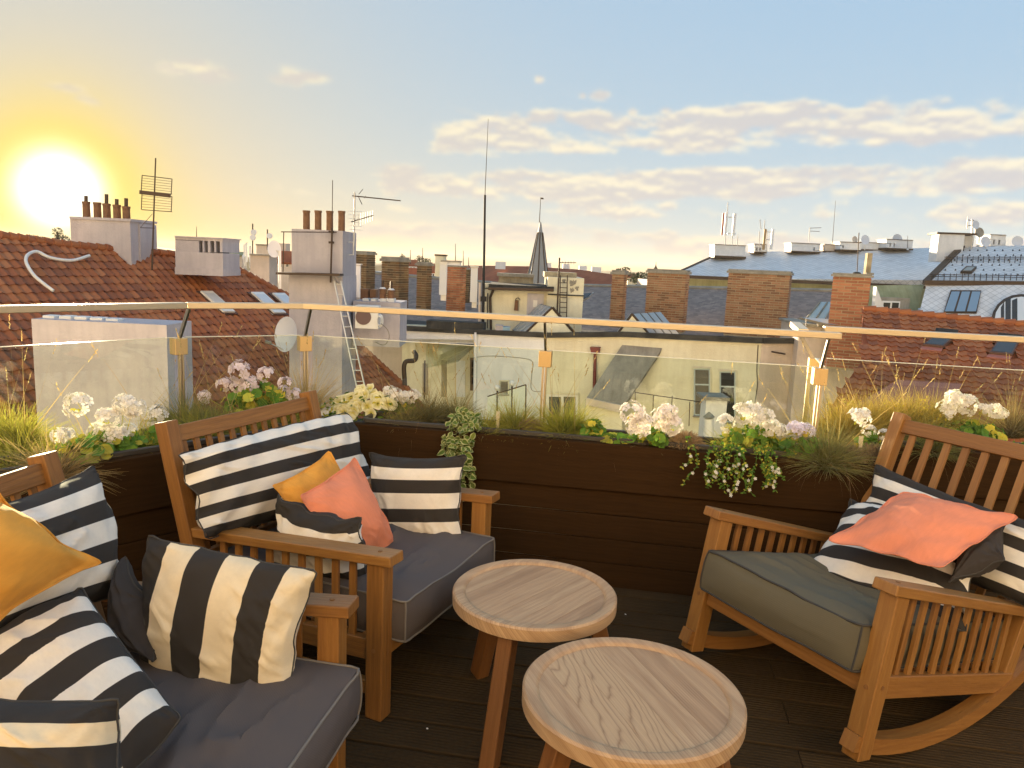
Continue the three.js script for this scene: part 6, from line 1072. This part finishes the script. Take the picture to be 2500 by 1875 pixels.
// along the back planter
grass('brownish grass tuft hanging over the back planter edge', 1040, 1030, { n: 1300, len: 0.19, r: 0.07, c1: OLIVE, c2: [0.24, 0.19, 0.085], hang: 60, stalks: 6 });
grass('dense olive grass tuft beside the trailing variegated plant', 1112, 1030, { n: 1100, len: 0.18, c1: OLIVE, c2: [0.26, 0.22, 0.08], stalks: 9 });
trailing('variegated plant with cream edged leaves trailing over the planter', 1150, 1048, { name: 'variegated_plant', stems: 26, w: 0.06, drop: 0.34, up: 0.10, leafN: 9, per: 2, L: 0.040, Wd: 0.031, c1: [0.12, 0.19, 0.035], c2: [0.17, 0.23, 0.05], edge: [0.55, 0.56, 0.26], stemC: [0.2, 0.2, 0.08] });
stake('pale plant label stuck between two grass tufts', 1214, 1058, 0.095);
grass('yellow green grass tuft left of the steel post', 1255, 1052, { n: 1100, len: 0.20, c2: YEL, stalks: 6 });
heather('grey brown dry cushion plant under the steel post', 1296, 1058, 0.07);
grass('large bright grass tuft right of the steel post', 1385, 1062, { n: 1700, len: 0.21, r: 0.08, c1: [0.13, 0.17, 0.03], c2: YEL, hang: 14, stalks: 10 });
geranium('yellow leaved sprig beside the large bright grass tuft', 1445, 1078, [], { r: 0.05, h: 0.13, yellow: 1, leaves: 34 });
geranium('low seedling plants in the gap of the trough', 1500, 1085, [], { r: 0.07, h: 0.05, yellow: 0.6, leaves: 24 });
geranium('pinkish white geranium next to the gap between two troughs', 1585, 1092, [[1545, 1006, 29], [1560, 1036, 31], [1615, 1020, 27], [1630, 1008, 24], [1640, 1036, 26]], { tint: [0.86, 0.80, 0.77], r: 0.10, h: 0.10, leaves: 36, yellow: 0.7 });
heather('round beige dry cushion plant beside the trailing white flowers', 1672, 1098, 0.085, [0.36, 0.25, 0.14]);
trailing('trailing plant with tiny white flowers hanging over the planter', 1770, 1108, { name: 'bacopa_plant', stems: 26, w: 0.19, drop: 0.17, up: 0.06, leafN: 16, per: 3, L: 0.015, Wd: 0.009, c1: GREEN, c2: YEL, stemC: GREEN, flower: 0.14 });
geranium('white geranium with several joined heads above the trailing flowers', 1835, 1102, [[1775, 1032, 22], [1815, 1008, 25], [1838, 1000, 22], [1868, 1018, 24], [1845, 1046, 25], [1885, 1046, 24], [1908, 1052, 18]], { r: 0.14, h: 0.14, leaves: 80, yellow: 0.5 });
geranium('lilac white geranium close to the stepped glass corner', 1955, 1118, [[1942, 1046, 21], [1968, 1052, 22], [1960, 1094, 15]], { tint: LILAC, r: 0.12, h: 0.12, leaves: 64, yellow: 0.25 });
grass('drooping grass tuft by the lilac geranium', 2015, 1130, { n: 1300, len: 0.22, r: 0.08, up: 0.05, c1: OLIVE, c2: [0.30, 0.27, 0.10], hang: 16, stalks: 5 });
heather('dry cushion plant beside the upright plant label', 2068, 1128, 0.08, [0.30, 0.22, 0.14]); heather('dry cushion plant next to the rocking chair post', 2125, 1130, 0.085, [0.28, 0.20, 0.13]);
stake('tall pale plant label near the rocking chair post', 2098, 1130, 0.11);
geranium('white geranium with three separate heads near the rocking chair', 2115, 1112, [[2100, 1018, 25], [2122, 1052, 16], [2160, 1062, 15], [2178, 1064, 15]], { r: 0.07, h: 0.12, leaves: 22, yellow: 0.5 });
// golden mass behind the stepped balustrade
for (const [x, y, lab] of [[2060, 1075, 'golden sunlit grass mass beside the narrow glass pane'], [2130, 1062, 'golden sunlit grass behind the three headed geranium'], [2200, 1060, 'golden grass behind the rocking chair post'], [2265, 1052, 'tall straw grass left of the flowers behind the rocking chair']]) grass(lab, x, y, { n: 1300, len: 0.27, r: 0.11, c1: [0.24, 0.20, 0.04], c2: [0.50, 0.36, 0.08], up: 0.35, stalks: 9, droop: 0.7, name: 'golden_grass' });
{ const b = soilAt(2160, 1060), t = thing('golden_leaf_plant', 'yellow small leaved shrub in the golden grass behind the narrow pane', 'plant'); t.position.copy(b); const T = new Tris(); for (let k = 0; k < 70; k++) { const p0 = V(rr(-0.28, 0.32), 0, rr(-0.1, 0.1)), d = dirRand(0.75), L = rr(0.10, 0.24); for (let i = 0; i < 9; i++) { const q = p0.clone().addScaledVector(d, L * (0.3 + 0.7 * i / 9)); leafOval(T, q, dirRand(-0.2), dirRand(0), 0.017, 0.011, jit([0.46, 0.36, 0.05], 0.25)); } stem(T, p0, p0.clone().addScaledVector(d, L), 0.0012, jit(STRAW)); } part(t, 'foliage', T.geo(), M.leaf); }
geranium('white geranium behind the rocking chair backrest', 2370, 1075, [[2312, 995, 22], [2335, 975, 25], [2362, 988, 26], [2400, 996, 14], [2425, 1000, 19], [2445, 1008, 15], [2320, 1012, 14]], { r: 0.17, h: 0.12, leaves: 80, yellow: 0.7 });
grass('dry straw grass at the right end behind the rocking chair', 2470, 1060, { n: 900, len: 0.28, c1: BROWN, c2: STRAW, up: 0.3, stalks: 8 });
grass('grey green grass behind the rocking chair slats', 2275, 1100, { n: 900, len: 0.2, hang: 10, c1: OLIVE, c2: OLIVE });
trailing('small trailing plant with white flowers behind the rocking chair slats', 2420, 1092, { name: 'bacopa_plant', stems: 16, w: 0.16, drop: 0.14, up: 0.05, leafN: 10, per: 3, L: 0.015, Wd: 0.009, c1: GREEN, c2: YEL, stemC: GREEN, flower: 0.10 });

// fine grass filling the beds between the troughs and the glass
for (let k = 0; k < 6; k++) { const p = back(-1.30 + k * 0.42 + rr(-0.03, 0.03), 0.27 + rr(-0.03, 0.05), 0.66), s = p.clone().project(camera); grass('fine feathery grass filling the bed between the back troughs and the glass', (s.x + 1) / 2 * PW, (1 - s.y) / 2 * PH, { n: 220, len: 0.17, r: 0.07, c1: OLIVE, c2: k % 3 ? YEL : [0.36, 0.28, 0.11], stalks: k % 4 === 0 ? 3 : 1, up: 0.3 }); }
for (let k = 0; k < 8; k++) { const p = left(0.15 + k * 0.24, 0.33 + rr(-0.03, 0.08), 0.66), s = p.clone().project(camera); grass('fine feathery grass filling the bed between the troughs and the glass behind the seats', (s.x + 1) / 2 * PW, (1 - s.y) / 2 * PH, { n: 380, len: 0.17, r: 0.10, c1: OLIVE, c2: YEL, stalks: k % 3 === 0 ? 3 : 1, up: 0.3 }); }
// a few petals dropped on the boards
for (const [x, y, lab] of [[1527, 1500, 'pale petal dropped on the deck beside the rear table'], [1043, 1779, 'pale petal dropped on the deck by the armchair foot']]) { const t = thing('fallen_petal', lab, 'petal', 'fallen petals'); t.position.copy(atY(x, y, 0.003)); const T = new Tris(); leafDisc(T, V(0, 0, 0), V(0.1, 1, 0.1).normalize(), 0.004, WHITE, 2, 0.2); part(t, 'petal', T.geo(), M.petal); }
scene.fog = new THREE.FogExp2(new THREE.Color().setRGB(1.0, 0.86, 0.66), 0.0004);
scene.traverse(o => { if (o.isMesh) { o.castShadow = true; o.receiveShadow = true; } });
renderer.render(scene, camera);
